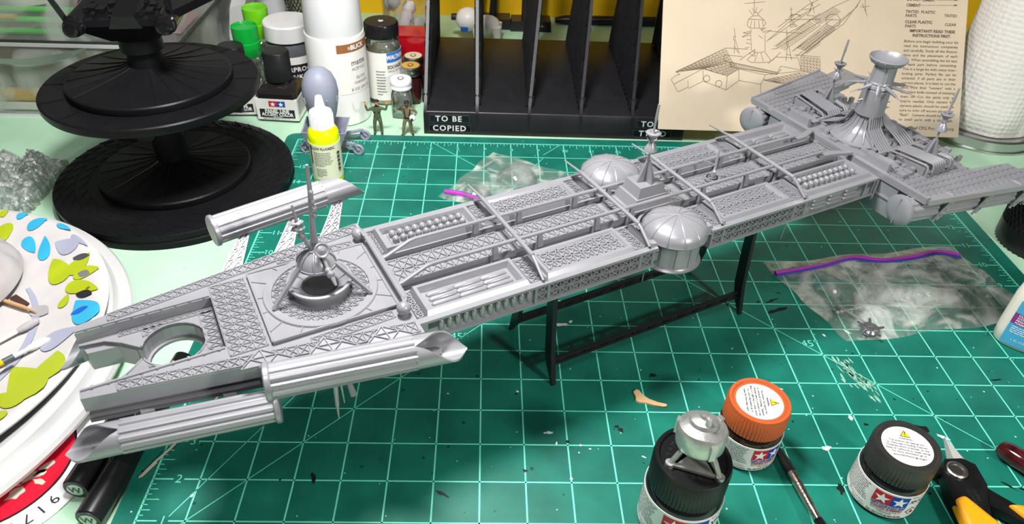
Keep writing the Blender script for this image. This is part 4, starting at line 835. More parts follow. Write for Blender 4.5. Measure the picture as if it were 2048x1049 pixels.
# ------------------------------------------------------------------ bottles and jars along the back
def cyl_fn(c, r, a0, z0):
    """maps flat label coordinates (x along the curve, y up) onto a cylinder facing azimuth a0"""
    return lambda x, y: (c[0] + (r) * math.cos(a0 + x / r), c[1] + r * math.sin(a0 + x / r), c[2] + z0 + y)
def band(r, z0, z1, a0, a1, m_, name, parent, n=40):
    return MB().lathe([(r - .012, z0), (r, z0), (r, z1), (r - .012, z1)], n, a0=a0, a1=a1, cap=False).build(name, m_, parent, ang=30)
def knurl(r, z0, z1, n, depth=.02, top=.04, capped=True):
    k = MB(); N_ = n * 2; vs = []
    for z, s_ in ((z0, 1), (z1 - top, 1), (z1, 0)):
        for i in range(N_):
            a = 2 * PI * i / N_; rr = (r - (depth if i % 2 else 0)) if s_ else r - top * .8; vs.append((rr * math.cos(a), rr * math.sin(a), z))
    fs = [(j * N_ + i, j * N_ + (i + 1) % N_, (j + 1) * N_ + (i + 1) % N_, (j + 1) * N_ + i) for j in range(2) for i in range(N_)] + ([tuple(range(2 * N_, 3 * N_))] if capped else [])
    return k.add(vs, fs)
TXT = mat('print_black', '#1B1B1D', rough=.5); TXG = mat('print_dim', '#6B6A6C', rough=.5); PW = mat('label_white', '#E7E4E0', rough=.45); RED = mat('print_red', '#C4152F', rough=.4); BLU = mat('print_blue_logo', '#1D3FA0', rough=.4); LWH = mat('print_star', '#F2F0F0', rough=.4)
GLS = film('clear_glass', '#DDE6E0', .1, .8, .5, .05, .03)
def fine_print(fn, x0, x1, y0, y1, rows, mb, seed=1, wgt=.35, nx=4):
    """unreadably small print, as broken rules"""
    g = random.Random(seed); st_ = (y1 - y0) / rows
    for i in range(rows):
        y = y1 - (i + .5) * st_; x = x0; end = x1 - (x1 - x0) * (g.random() * .15 if i < rows - 1 else .45)
        while x < end:
            l = (x1 - x0) * (.05 + .1 * g.random()); quad(mb, x, min(end, x + l), y - st_ * wgt / 2, y + st_ * wgt / 2, fn, 2); x += l + (x1 - x0) * .018
# --- panel line bottles (square glass, tall black caps)
def square_bottle(lab, loc, rz, second):
    o = thing('paint_bottle', lab, 'bottle', loc, rz, 'square black-capped bottles')
    h_ = .8; b = MB(); pr = [(-h_ + .12, -h_), (h_ - .12, -h_), (h_, -h_ + .12), (h_, h_ - .12), (h_ - .12, h_), (-h_ + .12, h_), (-h_, h_ - .12), (-h_, -h_ + .12)]
    def lay(k, z): return [(x * k, y * k, z) for x, y in pr]
    L_ = [lay(.96, 0), lay(1, .05), lay(1, 1.0), lay(.97, 1.16), lay(.8, 1.3), lay(.5, 1.42), lay(.48, 1.55)]
    vs = sum(L_, []); b.add(vs, [(j * 8 + i, j * 8 + (i + 1) % 8, (j + 1) * 8 + (i + 1) % 8, (j + 1) * 8 + i) for j in range(6) for i in range(8)] + [tuple(range(8))[::-1]])
    b.build('glass', mat('dark_ink_glass', (.015, .013, .012), rough=.06, spec=.7), o, ang=30)
    lb = MB().box(-.815, .815, -.815, .815, .1, .98).build('label', PW, o); fn = lambda x, y: (x, -.82, y)
    k = MB(); quad(k, -.7, .68, .2, .56, fn); k.build('black_panel', TXT, lb)
    k = MB()
    if not second: write(k, 'PANEL LINE', .2, lambda x, y: (x - .01, -.826, .475 + y), bold=.006, fit=.95); write(k, 'ACCENT COLOR', .2, lambda x, y: (x - .01, -.826, .335 + y), bold=.006, fit=1.25); write(k, '(BLACK)', .1, lambda x, y: (x - .01, -.826, .232 + y))
    else: write(k, 'PANEL LINE', .2, lambda x, y: (x - .01, -.826, .475 + y), bold=.006, fit=.95); write(k, 'ACCENT COLOR', .2, lambda x, y: (x, -.826, .335 + y), bold=.006, fit=1.25); write(k, '(BROWN)', .1, lambda x, y: (x, -.826, .232 + y))
    k.build('lettering', LWH, lb)
    k = MB(); quad(k, -.3, .02, .66, .9, fn); k.build('red_logo_field', RED, lb); k = MB(); quad(k, .02, .34, .66, .9, fn); k.build('blue_logo_field', BLU, lb)
    star(-.14, .77, .115, lambda x, y: (x, -.826, y)).build('logo_star', LWH, lb); star(.18, .77, .115, lambda x, y: (x, -.826, y)).build('logo_star', LWH, lb)
    k = MB(); fine_print(lambda x, y: (x, -.824, y), -.6, .5, .12, .19, 2, k); k.build('small_print', TXG, lb, kind='stuff')
    k = MB(); fine_print(lambda x, y: (.824, x, y), -.7, .7, .3, .95, 8, k, 5); k.build('small_print', TXG, lb, kind='stuff')
    c = knurl(.5, 1.5, 2.62, 40, .02, .05).build('cap', mat('black_cap', (.012, .012, .013), rough=.38), o)
    MB().lathe([(.4, 2.625), (.36, 2.58), (.0001, 2.58)], 30, cap=False).build('cap_top', mat('black_cap', (0, 0, 0)), c)
square_bottle('square bottle with black cap and black-banded label, front of the two', (-1.02, 19.35, TZ), math.radians(-4), False)
square_bottle('square bottle with black cap half hidden behind the two-tier plinth', (-2.85, 19.75, TZ), math.radians(3), True)
# --- green-capped bottles
def green_bottle(lab, loc, col, h_):
    o = thing('green_capped_bottle', lab, 'bottle', loc, 0, 'green-capped bottles')
    MB().lathe([(.62, 0), (.68, .06), (.68, h_ - .75), (.6, h_ - .55), (.38, h_ - .4), (.36, h_ - .3)], 32).build('glass', GLS, o)
    MB().lathe([(.6, .05), (.62, h_ - 1.0), (.0001, h_ - 1.0)], 32).build('liquid', mat('pale_green_liquid', (.55, .75, .6), rough=.05, trans=.9), o)
    MB().lathe([(.5, h_ - .45), (.53, h_ - .4), (.53, h_ + .1), (.5, h_ + .12), (.51, h_ + .72), (.47, h_ + .74), (.44, h_ + .66), (.0001, h_ + .66)], 36).build('cap', mat('cap_' + col, col, rough=.3, sub=.2), o)
green_bottle('clear bottle with emerald green cap behind the black-capped bottles', (-2.55, 20.9, TZ), '#0FA23A', 2.25)
green_bottle('clear bottle with lime green cap beside the ink jar', (-2.45, 22.3, TZ), '#6CC417', 2.5)
# --- ink jar
IJ = (-1.05, 21.7, TZ); o = thing('ink_jar', 'dark ink jar with white lid and black waterproof ink label', 'jar', IJ)
MB().lathe([(.95, 0), (1.02, .08), (1.02, 1.75), (.95, 2.1), (.8, 2.3), (.8, 2.5)], 48).build('glass', mat('ink_glass', (.1, .105, .12), rough=.08, var=.3, vscale=2), o)
lb = band(1.035, .5, 1.75, math.radians(-170), math.radians(10), PW, 'label', o); band(1.042, .72, 1.45, math.radians(-165), math.radians(10), TXT, 'black_panel', lb)
fn = cyl_fn((0, 0, 0), 1.048, math.radians(-72), 0); k = MB(); write(k, 'WATERPROOF', .27, lambda x, y: fn(x - .1, 1.24 + y), bold=.006, spacing=1.1); write(k, 'INK', .27, lambda x, y: fn(x + .05, .92 + y), bold=.006, spacing=1.15); k.build('lettering', LWH, lb)
fn2 = cyl_fn((0, 0, 0), 1.04, math.radians(-72), 0); k = MB(); write(k, 'ART MATERIALS', .13, lambda x, y: fn2(x + .1, .61 + y)); k.build('lettering', TXT, lb)
c = knurl(.98, 2.3, 2.95, 50, .012, .06).build('lid', mat('lid_white', '#DDDCDC', rough=.35), o); MB().lathe([(.06, 2.96), (.0001, 2.97)], 12).build('lid_dimple', mat('lid_white', '#fff'), c)
# --- tall white varnish bottle
o = thing('varnish_bottle', 'tall white plastic varnish bottle with a brown-banded label', 'bottle', (1.3, 19.35, TZ))
MB().lathe([(1.0, 0), (1.12, .06), (1.12, 3.35), (1.1, 3.48)], 64).build('body', mat('bottle_white', '#EAE8E6', rough=.32, sub=.1), o)
MB().lathe([(1.06, 3.45), (1.07, 3.52), (1.0, 5.6), (.9, 6.0), (.0001, 6.0)], 64).build('overcap', mat('overcap_white', '#DEDDDE', rough=.4), o)
lb = band(1.13, 1.35, 3.3, math.radians(-78), math.radians(40), mat('label_ivory', '#EFEAE6', rough=.5), 'label', o); band(1.136, 2.98, 3.3, math.radians(-78), math.radians(40), mat('brown_band', '#9B6234', rough=.5), 'brown_band', lb)
fn = cyl_fn((0, 0, 0), 1.142, math.radians(-50), 0); k = MB(); write(k, 'BLICK', .24, lambda x, y: fn(x + .3, 3.14 + y), bold=.008); MB
for i in range(3): quad(k, -.12 + i * .05, -.1 + i * .05, 3.08, 3.2, fn)
k.build('lettering', LWH, lb); k = MB(); write(k, 'matte', .3, lambda x, y: fn(x + .3, 2.55 + y), bold=.004); write(k, 'ACRYLIC', .17, lambda x, y: fn(x + .3, 2.3 + y)); write(k, 'GLOSS', .16, lambda x, y: fn(x + .35, 1.95 + y)); write(k, 'VARNISH', .16, lambda x, y: fn(x + .35, 1.75 + y)); write(k, '8 OZ (236 ml)', .16, lambda x, y: fn(x + .35, 1.5 + y)); k.build('lettering', mat('label_grey_ink', '#7D7874'), lb)
# --- decal solvent bottle
o = thing('solvent_bottle', 'clear bottle with black lid and blue-headed solvent label', 'bottle', (2.85, 20.9, TZ))
MB().lathe([(.66, 0), (.72, .06), (.72, 2.35), (.66, 2.55), (.55, 2.7), (.55, 2.85)], 40).build('glass', GLS, o); MB().lathe([(.64, .06), (.68, .1), (.68, 2.2), (.0001, 2.2)], 40).build('liquid', mat('clear_liquid', (.9, .93, .9), rough=.02, trans=1, ior=1.33), o)
lb = band(.735, .25, 2.25, math.radians(-190), math.radians(20), PW, 'label', o); band(.742, 1.85, 2.25, math.radians(-72), math.radians(10), mat('label_blue', '#2E6FC0'), 'blue_header', lb)
fn = cyl_fn((0, 0, 0), .748, math.radians(-50), 0); k = MB(); write(k, 'WALTHERS', .24, lambda x, y: fn(x + .15, 2.05 + y), bold=.008, shear=.2, fit=.9); k.build('lettering', LWH, lb)
fn = cyl_fn((0, 0, 0), .742, math.radians(-50), 0); k = MB(); write(k, 'SOLVASET', .2, lambda x, y: fn(x + .1, 1.65 + y), bold=.006, fit=.75); write(k, 'DECAL SETTING', .11, lambda x, y: fn(x + .1, 1.48 + y), fit=.7); k.build('lettering', TXT, lb)
k = MB(); fine_print(fn, -.75, -.35, .45, 1.55, 9, k, 3); fine_print(fn, -.1, .35, .4, 1.25, 6, k, 4); k.build('small_print', TXG, lb, kind='stuff')
c = knurl(.68, 2.75, 3.3, 50, .02, .06).build('lid', mat('gloss_black_lid', (.01, .01, .011), rough=.2), o); MB().lathe([(.1, 3.305), (.06, 3.32), (.06, 3.305)], 16).build('white_mark', LWH, c)
# --- small enamel jars
def small_jar(lab, loc, lidc, paint, face, grp='small enamel jars'):
    o = thing('enamel_jar', lab, 'jar', loc, 0, grp)
    sq = MB(); n = 40
    prof = [(.36, 0), (.42, .05), (.42, .9), (.36, 1.08), (.3, 1.15), (.3, 1.25)]; vs = []
    for r, z in prof:
        for i in range(n):
            a = 2 * PI * i / n; kk = 1 if z > 1 else 1 / max(abs(math.cos(a)), abs(math.sin(a))) ** .45; vs.append((r * kk * math.cos(a), r * kk * math.sin(a), z))
    sq.add(vs, [(j * n + i, j * n + (i + 1) % n, (j + 1) * n + (i + 1) % n, (j + 1) * n + i) for j in range(5) for i in range(n)] + [tuple(range(n))[::-1]])
    sq.build('glass', paint, o, ang=40)
    c = knurl(.42, 1.2, 1.36, 40, .014, .02).build('lid_skirt', lidc, o); MB().lathe([(.41, 1.34), (.43, 1.38), (.43, 1.5), (.4, 1.56), (.0001, 1.56)], 36).build('lid', lidc, o)
    MB().lathe([(.36, 1.565), (.0001, 1.567)], 32, cap=False).build('lid_face', face, o)
    e = MB().lathe([(.15, 1.572), (.0001, 1.574)], 24, cap=False).xf(lambda p: V((p.x * .8, p.y * 1.1, p.z))).build('lid_emblem', mat('emblem_brown', '#5A4A30'), o); MB().lathe([(.1, 1.578), (.0001, 1.58)], 20, cap=False).xf(lambda p: V((p.x * .8, p.y * 1.1, p.z))).build('emblem_centre', face, e)
MTL = mat('tin_metal', (.55, .54, .52), rough=.3, metal=1); CRM = mat('lid_cream', '#D9CDA8', rough=.45); GLD = mat('lid_gold', '#C7A04A', rough=.45)
DRK = mat('oxblood_paint', (.04, .008, .008), rough=.06, spec=.7)
small_jar('small clear glass jar with white lid behind the two figurines', (3.68, 19.45, TZ), mat('lid_bright_white', '#ECEAF2', rough=.35), GLS, mat('lid_bright_white', '#ECEAF2'))
small_jar('small dark red jar with gold-topped tin lid', (3.95, 20.75, TZ), MTL, DRK, GLD); small_jar('small dark red jar with cream-topped tin lid, behind the gold-lidded one', (3.98, 21.75, TZ), MTL, DRK, CRM)
MB
rb = thing('red_box', 'glossy red plastic box behind the small jars', 'box', (3.95, 23.1, TZ)); MB().box(-.75, .75, -.5, .6, 0, 2.0).build('body', mat('gloss_red', '#B80F1E', rough=.15, coat=.5), rb); MB().box(-.78, .78, -.53, .63, 2.0, 2.08).build('lid', mat('gloss_red', '#fff'), rb)
# --- jar of cotton balls and dark mesh cup further back
o = thing('cotton_jar', 'clear jar of white cotton balls behind the solvent bottle', 'jar', (3.5, 25.2, TZ)); MB().lathe([(1.05, 0), (1.15, .08), (1.15, 3.8)], 40, cap=False).build('glass', film('jar_film', '#C8CCC8', .12, .5, 1, .1), o)
gq = random.Random(9)
for i in range(14):
    a, r = gq.random() * 2 * PI, math.sqrt(gq.random()) * .78; tag(MB().ball((0, 0, 0), .3, 14, 10).xf(lambda p: p * (1 + .12 * math.sin(p.x * 19 + p.y * 13) * math.sin(p.z * 17))).build('cotton_ball', CT, ang=80), 'white cotton ball in the clear jar', 'cotton ball', 'cotton balls in the jar', (3.5 + r * math.cos(a), 25.2 + r * math.sin(a), TZ + .35 + .24 * i))
def mesh_cup(lab, loc, r0, r1, h_, nang=44, nrow=26):
    o = thing('mesh_cup', lab, 'pencil cup', loc, 0); m_ = mat('black_wire', (.012, .012, .012), rough=.35, metal=.3); k = MB()
    R = lambda z: r0 + (r1 - r0) * z / h_
    for sgn in (1, -1):
        for i in range(nang):
            pts = []
            for j in range(nrow + 1): z = h_ * j / nrow; a = 2 * PI * i / nang + sgn * j * PI / nang * 1.0; pts.append((R(z) * math.cos(a), R(z) * math.sin(a), z))
            k.tube(pts, .016, 3, cap=False)
    k.build('wire_mesh', m_, o); MB().lathe([(R(h_) - .04, h_ - .05), (R(h_) + .05, h_ - .05), (R(h_) + .05, h_ + .05), (R(h_) - .04, h_ + .05)], 48).build('rim', m_, o)
    MB().lathe([(.0001, .04), (r0 - .02, .04), (r0 + .02, .06), (r0 + .03, .1), (R(.7) + .02, .7), (R(.7) - .02, .7), (r0, .1)], 48).build('solid_base', m_, o); return o
mesh_cup('black wire mesh cup behind the ink jar', (-.75, 24.4, TZ), .95, 1.0, 4.2, 36, 30)
mesh_cup('black wire mesh cup at the right edge beyond the mat', (25.05, 11.3, TZ), 1.25, 1.45, 4.2)
# --- fluorescent dropper bottle
o = thing('dropper_bottle', 'fluorescent yellow dropper bottle with white cap standing on the mat', 'bottle', (1.62, 14.3, 0))
MB().lathe([(.48, 0), (.52, .04), (.52, 1.72), (.5, 1.86), (.42, 2.0), (.36, 2.06)], 40).build('body', mat('fluor_yellow', '#DFF000', rough=.25, sub=.15), o)
lb = band(.53, .2, 1.55, math.radians(-200), math.radians(20), mat('label_pale', '#E3E2C4', rough=.45), 'label', o); fn = cyl_fn((0, 0, 0), .536, math.radians(-85), 0)
k = MB(); write(k, 'YELLOW FLUORESC.', .13, lambda x, y: fn(x - .05, 1.42 + y), bold=.003, fit=.95); k.build('lettering', TXT, lb)
k = MB(); fine_print(fn, -.35, .3, .75, 1.3, 9, k, 6); fine_print(fn, -.32, .05, .35, .68, 6, k, 7); k.build('small_print', TXG, lb, kind='stuff')
k = MB()
for i in range(16): quad(k, .47, .6, .45 + i * .05, .45 + i * .05 + .02 + .015 * (i % 3), fn)
quad(k, -.5, -.44, .8, 1.5, fn); k.build('barcode', TXT, lb, kind='stuff')
c = knurl(.4, 2.0, 2.5, 30, .03, .03).build('cap', mat('cap_white', '#F2F2F2', rough=.35), o); MB().lathe([(.38, 2.48), (.36, 2.56), (.2, 2.66), (.17, 2.7), (.12, 3.04), (.1, 3.08), (.0001, 3.08)], 32).build('nozzle', mat('cap_white', '#fff'), c)
# --- grey egg-shaped head on a wheeled cart
PRM = mat('grey_primer', '#8F93A3', rough=.5, var=.03, vscale=3)
o = thing('egg_capsule_model', 'smooth grey egg-shaped capsule with tiny fins standing on the wheeled cart', 'model', (1.22, 16.3, 0))
MB().lathe([(.0001, .9), (.22, .93), (.36, 1.1), (.5, 1.5), (.6, 2.0), (.63, 2.3), (.59, 2.65), (.47, 2.93), (.3, 3.1), (.14, 3.17), (.0001, 3.19)], 48).build('shell', PRM, o, ang=60)
for a in (-140, -60, -15): a = math.radians(a); MB().obar((.58 * math.cos(a), .58 * math.sin(a), 2.0), (.62 * math.cos(a), .62 * math.sin(a), 2.22), .04, .12, (math.cos(a), math.sin(a), 0)).build('fin', PRM, o)
ct = thing('wheeled_cart', 'small grey kit cart with four spoked wheels behind the yellow dropper bottle', 'cart', (1.22, 16.3, 0))
MB().add([(-.6, -.45, .35), (.6, -.45, .35), (.6, .45, .35), (-.6, .45, .35), (-.75, -.55, .95), (.85, -.55, .95), (.85, .55, 1.05), (-.75, .55, 1.05)], [(3, 2, 1, 0), (0, 1, 5, 4), (1, 2, 6, 5), (2, 3, 7, 6), (3, 0, 4, 7)]).add([(-.55, -.4, .4), (.55, -.4, .4), (.55, .4, .4), (-.55, .4, .4), (-.7, -.5, .95), (.8, -.5, .95), (.8, .5, 1.05), (-.7, .5, 1.05)], [(0, 1, 2, 3), (4, 5, 1, 0), (5, 6, 2, 1), (6, 7, 3, 2), (7, 4, 0, 3)]).add([(-.75, -.55, .95), (.85, -.55, .95), (.85, .55, 1.05), (-.75, .55, 1.05), (-.7, -.5, .95), (.8, -.5, .95), (.8, .5, 1.05), (-.7, .5, 1.05)], [(0, 1, 5, 4), (1, 2, 6, 5), (2, 3, 7, 6), (3, 0, 4, 7)]).build('bin', PRM, ct)
MB().obar((.3, -.2, 1.1), (.62, .1, .55), .5, .03).build('tilted_panel', PRM, ct)
MB().lathe([(.3, .38), (.3, .92)], 20).build('pedestal', PRM, ct)
for x, y in ((1.2, -.35), (1.3, .75), (-.72, -.3), (-.75, .6)):
    arm = MB().obar((math.copysign(.45, x), y * .5, .42), (x - math.copysign(.12, x), y, .42), .12, .09).obar((math.copysign(.5, x), y * .5, .35), (x - math.copysign(.2, x), y, .22), .05, .05).build('wheel_arm', PRM, ct)
    MB().obar((x - math.copysign(.1, x), y, .44), (x, y, .2), .16, .05, (1, 0, 0)).build('fork', PRM, arm)
    wv = MB().lathe([(.05, -.05), (.19, -.05), (.21, -.03), (.21, .03), (.19, .05), (.15, .05), (.14, .02), (.06, .02), (.05, .05), (.0001, .05)], 24, axis='y').rot('Z', math.radians(-12)).mv(x, y, .21).build('wheel', PRM, ct)
# --- file sorter
SB = mat('sorter_black', (.011, .011, .013), rough=.36, spec=.45, var=.15, vscale=1.5, bump=.1, bscale=14)
so = thing('file_sorter', 'black plastic desk file sorter with five upright dividers and embossed tape labels', 'file sorter', (4.72, 17.88, TZ), math.radians(-.6))
W5 = 9.95; pit = W5 / 5
for i in range(5):
    x0, x1 = i * pit + .06, (i + 1) * pit - .06
    MB().add([(x0, 0, 0), (x1, 0, 0), (x1, 0, .92), (x0, 0, .92), (x0, .05, .97), (x1, .05, .97), (x1, 7.4, 1.02), (x0, 7.4, 1.02), (x0, 7.4, 0), (x1, 7.4, 0)], [(0, 1, 2, 3), (3, 2, 5, 4), (4, 5, 6, 7), (7, 6, 9, 8), (0, 3, 4, 7, 8), (1, 9, 6, 5, 2), (0, 8, 9, 1)]).build('slot', SB, so, ang=50)
    if i: MB().box(x0 - .03, x0 + .05, .7, 1.3, .95, 1.12).build('divider_clip', mat('clip_grey', '#6A6A6C'), so)
for i in range(6):
    x = i * pit; lean = (0, -.15, .5, .5, .45, .3)[i]; k = MB(); T = .06
    prof = [(0, 0), (7.45, 0), (8.8, 7.6), (5.6, 7.6), (2.85, 4.2), (.4, 1.15), (0, .9)]
    f = lambda p, s_: (x + s_ * T + lean * max(0, p[1] - .9) / 5, p[0], p[1])
    n = len(prof); k.add([f(p, -1) for p in prof] + [f(p, 1) for p in prof], [tuple(range(n)), tuple(range(n, 2 * n))[::-1]] + [(j, (j + 1) % n, n + (j + 1) % n, n + j) for j in range(n)])
    d = k.build('divider', SB, so, ang=25)
    k = MB()
    for j in range(16):
        z0 = 1.15; yb = .55 + j * .44; yt = yb + .9
        lo_z = 1.1; front = lambda z: .25 if z <= 1.15 else .25 + (z - 1.15) * .62
        zmax = min(7.4, 1.15 + max(0, (yb - .4)) / .81 * .92 + .1)
        for s_ in (-1, 1):
            a = V(f((yb, 1.05), s_ * 1.3)); b_ = V(f((yb + (zmax - 1.05) * .1, zmax), s_ * 1.3)); k.obar(a, b_, .1, .04, (0, 1, 0))
    k.build('divider_ribs', SB, d)
TP = mat('tape_black', (.006, .006, .007), rough=.2); 
def tape(x0, x1, z0, z1, txt, cx):
    t_ = MB().box(x0, x1, -.03, 0, z0, z1).build('tape_label', TP, so); k = MB(); write(k, txt, .32, lambda x, y: (cx + x, -.036, (z0 + z1) / 2 + y), bold=.006, spacing=1.2)
    k.build('lettering', mat('tape_white', '#D8D8DA', rough=.6), t_)
    k = MB(); fr = lambda x, y: (x, -.034, y)
    for a in ((x0 + .02, x1 - .02, z0 + .01, z0 + .02), (x0 + .02, x1 - .02, z1 - .02, z1 - .01), (x0 + .02, x0 + .03, z0, z1), (x1 - .03, x1 - .02, z0, z1)): quad(k, *a, fr)
    k.build('tape_edge', mat('tape_edge_grey', '#5a5a5e'), t_)
tape(.15, 1.72, .5, .84, 'TO BE', .9); tape(.12, 1.78, .1, .44, 'COPIED', .93)
tape(4 * pit + .15, 4 * pit + 1.6, .5, .84, 'TO BE', 4 * pit + .85); tape(4 * pit + .06, 4 * pit + 1.6, .1, .44, 'TYPED', 4 * pit + .85)
# --- things behind the sorter
o = thing('robot_toy', 'small white toy with dark legs behind the file sorter', 'toy', (6.35, 27.3, TZ)); WT = mat('toy_white', '#DCD8D2', rough=.4)
MB().ball((-.2, 0, 1.15), .62, 24, 16, sc=(1.0, .9, .9)).build('head', WT, o, ang=60); MB().ball((.7, .1, .85), .6, 20, 14, sc=(1.1, .8, .8)).build('body', WT, o, ang=60)
for x, y in ((.2, -.25), (.35, .35), (1.15, -.3), (1.2, .3)): MB().tube([(x, y, .9), (x + .05, y, .4), (x, y, .0)], [.24, .17, .2], 12).build('leg', WT, o)
MB().box(-.55, -.2, -.62, -.5, .75, .95).build('blue_patch', mat('toy_blue', '#1F4E9A'), o); MB().lathe([(.14, -.3), (.16, -.2), (.16, .1)], 16, (-.72, 0, 1.25), axis='x').build('ear', mat('toy_dark', '#2C2A2A'), o)
for i, (x, y, wd, tx) in enumerate(((7.0, 29.6, 2.6, ''), (9.3, 29.4, 2.1, 'Poseable'))):
    o = thing('figure_stand', ('black figure stand with dark legs behind the white toy', 'black lettered figure stand behind the third divider')[i], 'stand', (x, y, TZ), 0, 'figure stands behind the sorter')
    MB().frust((-wd / 2, wd / 2, -.5, .6), 0, (-wd / 2 + .05, wd / 2 - .05, -.42, .55), .5).build('base', mat('stand_black', (.02, .019, .02), rough=.3), o)
    if tx: k = MB(); write(k, tx, .28, lambda a, b_: (a + .2, -.49 + .03, .22 + b_), bold=.004, shear=.2); k.build('lettering', mat('tape_white', '#fff'), o)
    for sx in (-.3, .35): MB().tube([(sx, 0, .5), (sx * 1.1, .05, 1.6), (sx * .9, 0, 3.2)], [.2, .17, .24], 12).build('figure_leg', mat('figure_black', (.015, .015, .016), rough=.5), o)
tag(MB().tube([(10.6, 30.1, TZ + .22), (11.2, 30.1, TZ + .24), (16.5, 30.2, TZ + .24)], [.14, .24, .24], 16).build('black_pen', MKB), 'black pen lying along the foot of the yellow board', 'pen')
# ------------------------------------------------------------------ instruction sheet leaning on the sorter
sh_ = thing('instruction_sheet', 'yellowed kit instruction sheet with a line drawing and printed text, propped upright', 'sheet', (13.64, 17.5, .5))
_X = V((11.56, -.15, 0)).normalized(); _B = V((0, 0, 1)).cross(_X); _al = math.radians(34); _Y = V((0, 0, 1)) * math.cos(_al) + _B * math.sin(_al); _N = _X.cross(_Y)
sh_.rotation_euler = Matrix((_X, _Y, _N)).transposed().to_euler()
def sheetf(u, v): return (u * 11.62, v * 8.4, .0 + .12 * (v ** 2) * math.sin(u * 3.0) * .6)
k = MB().grid(sheetf, 20, 10); n = len(k.v); k.add([(x, y, z - .02) for x, y, z in k.v[:n]], [f[::-1] for f in k.f[:]])
k.build('paper', mat('aged_paper', '#CEBDA5', rough=.75, var=.05, vscale=.5, bump=.05, bscale=30), sh_, ang=80)
SI = mat('sheet_ink', '#6E5A4A', rough=.8); SI2 = mat('sheet_ink_dark', '#55463B', rough=.8)
sz = lambda x, y: sheetf(x / 11.62, y / 8.4)[2] + .006
k = MB()
def stroke(k, p, q, w_=.016):
    d = V((q[0] - p[0], q[1] - p[1])); 
    if d.length < 1e-6: return
    d.normalize(); n_ = V((-d.y, d.x)) * w_ / 2
    k.add([(a.x, a.y, sz(a.x, a.y)) for a in (V(p) - n_, V(q) - n_, V(q) + n_, V(p) + n_)], [(0, 1, 2, 3)])
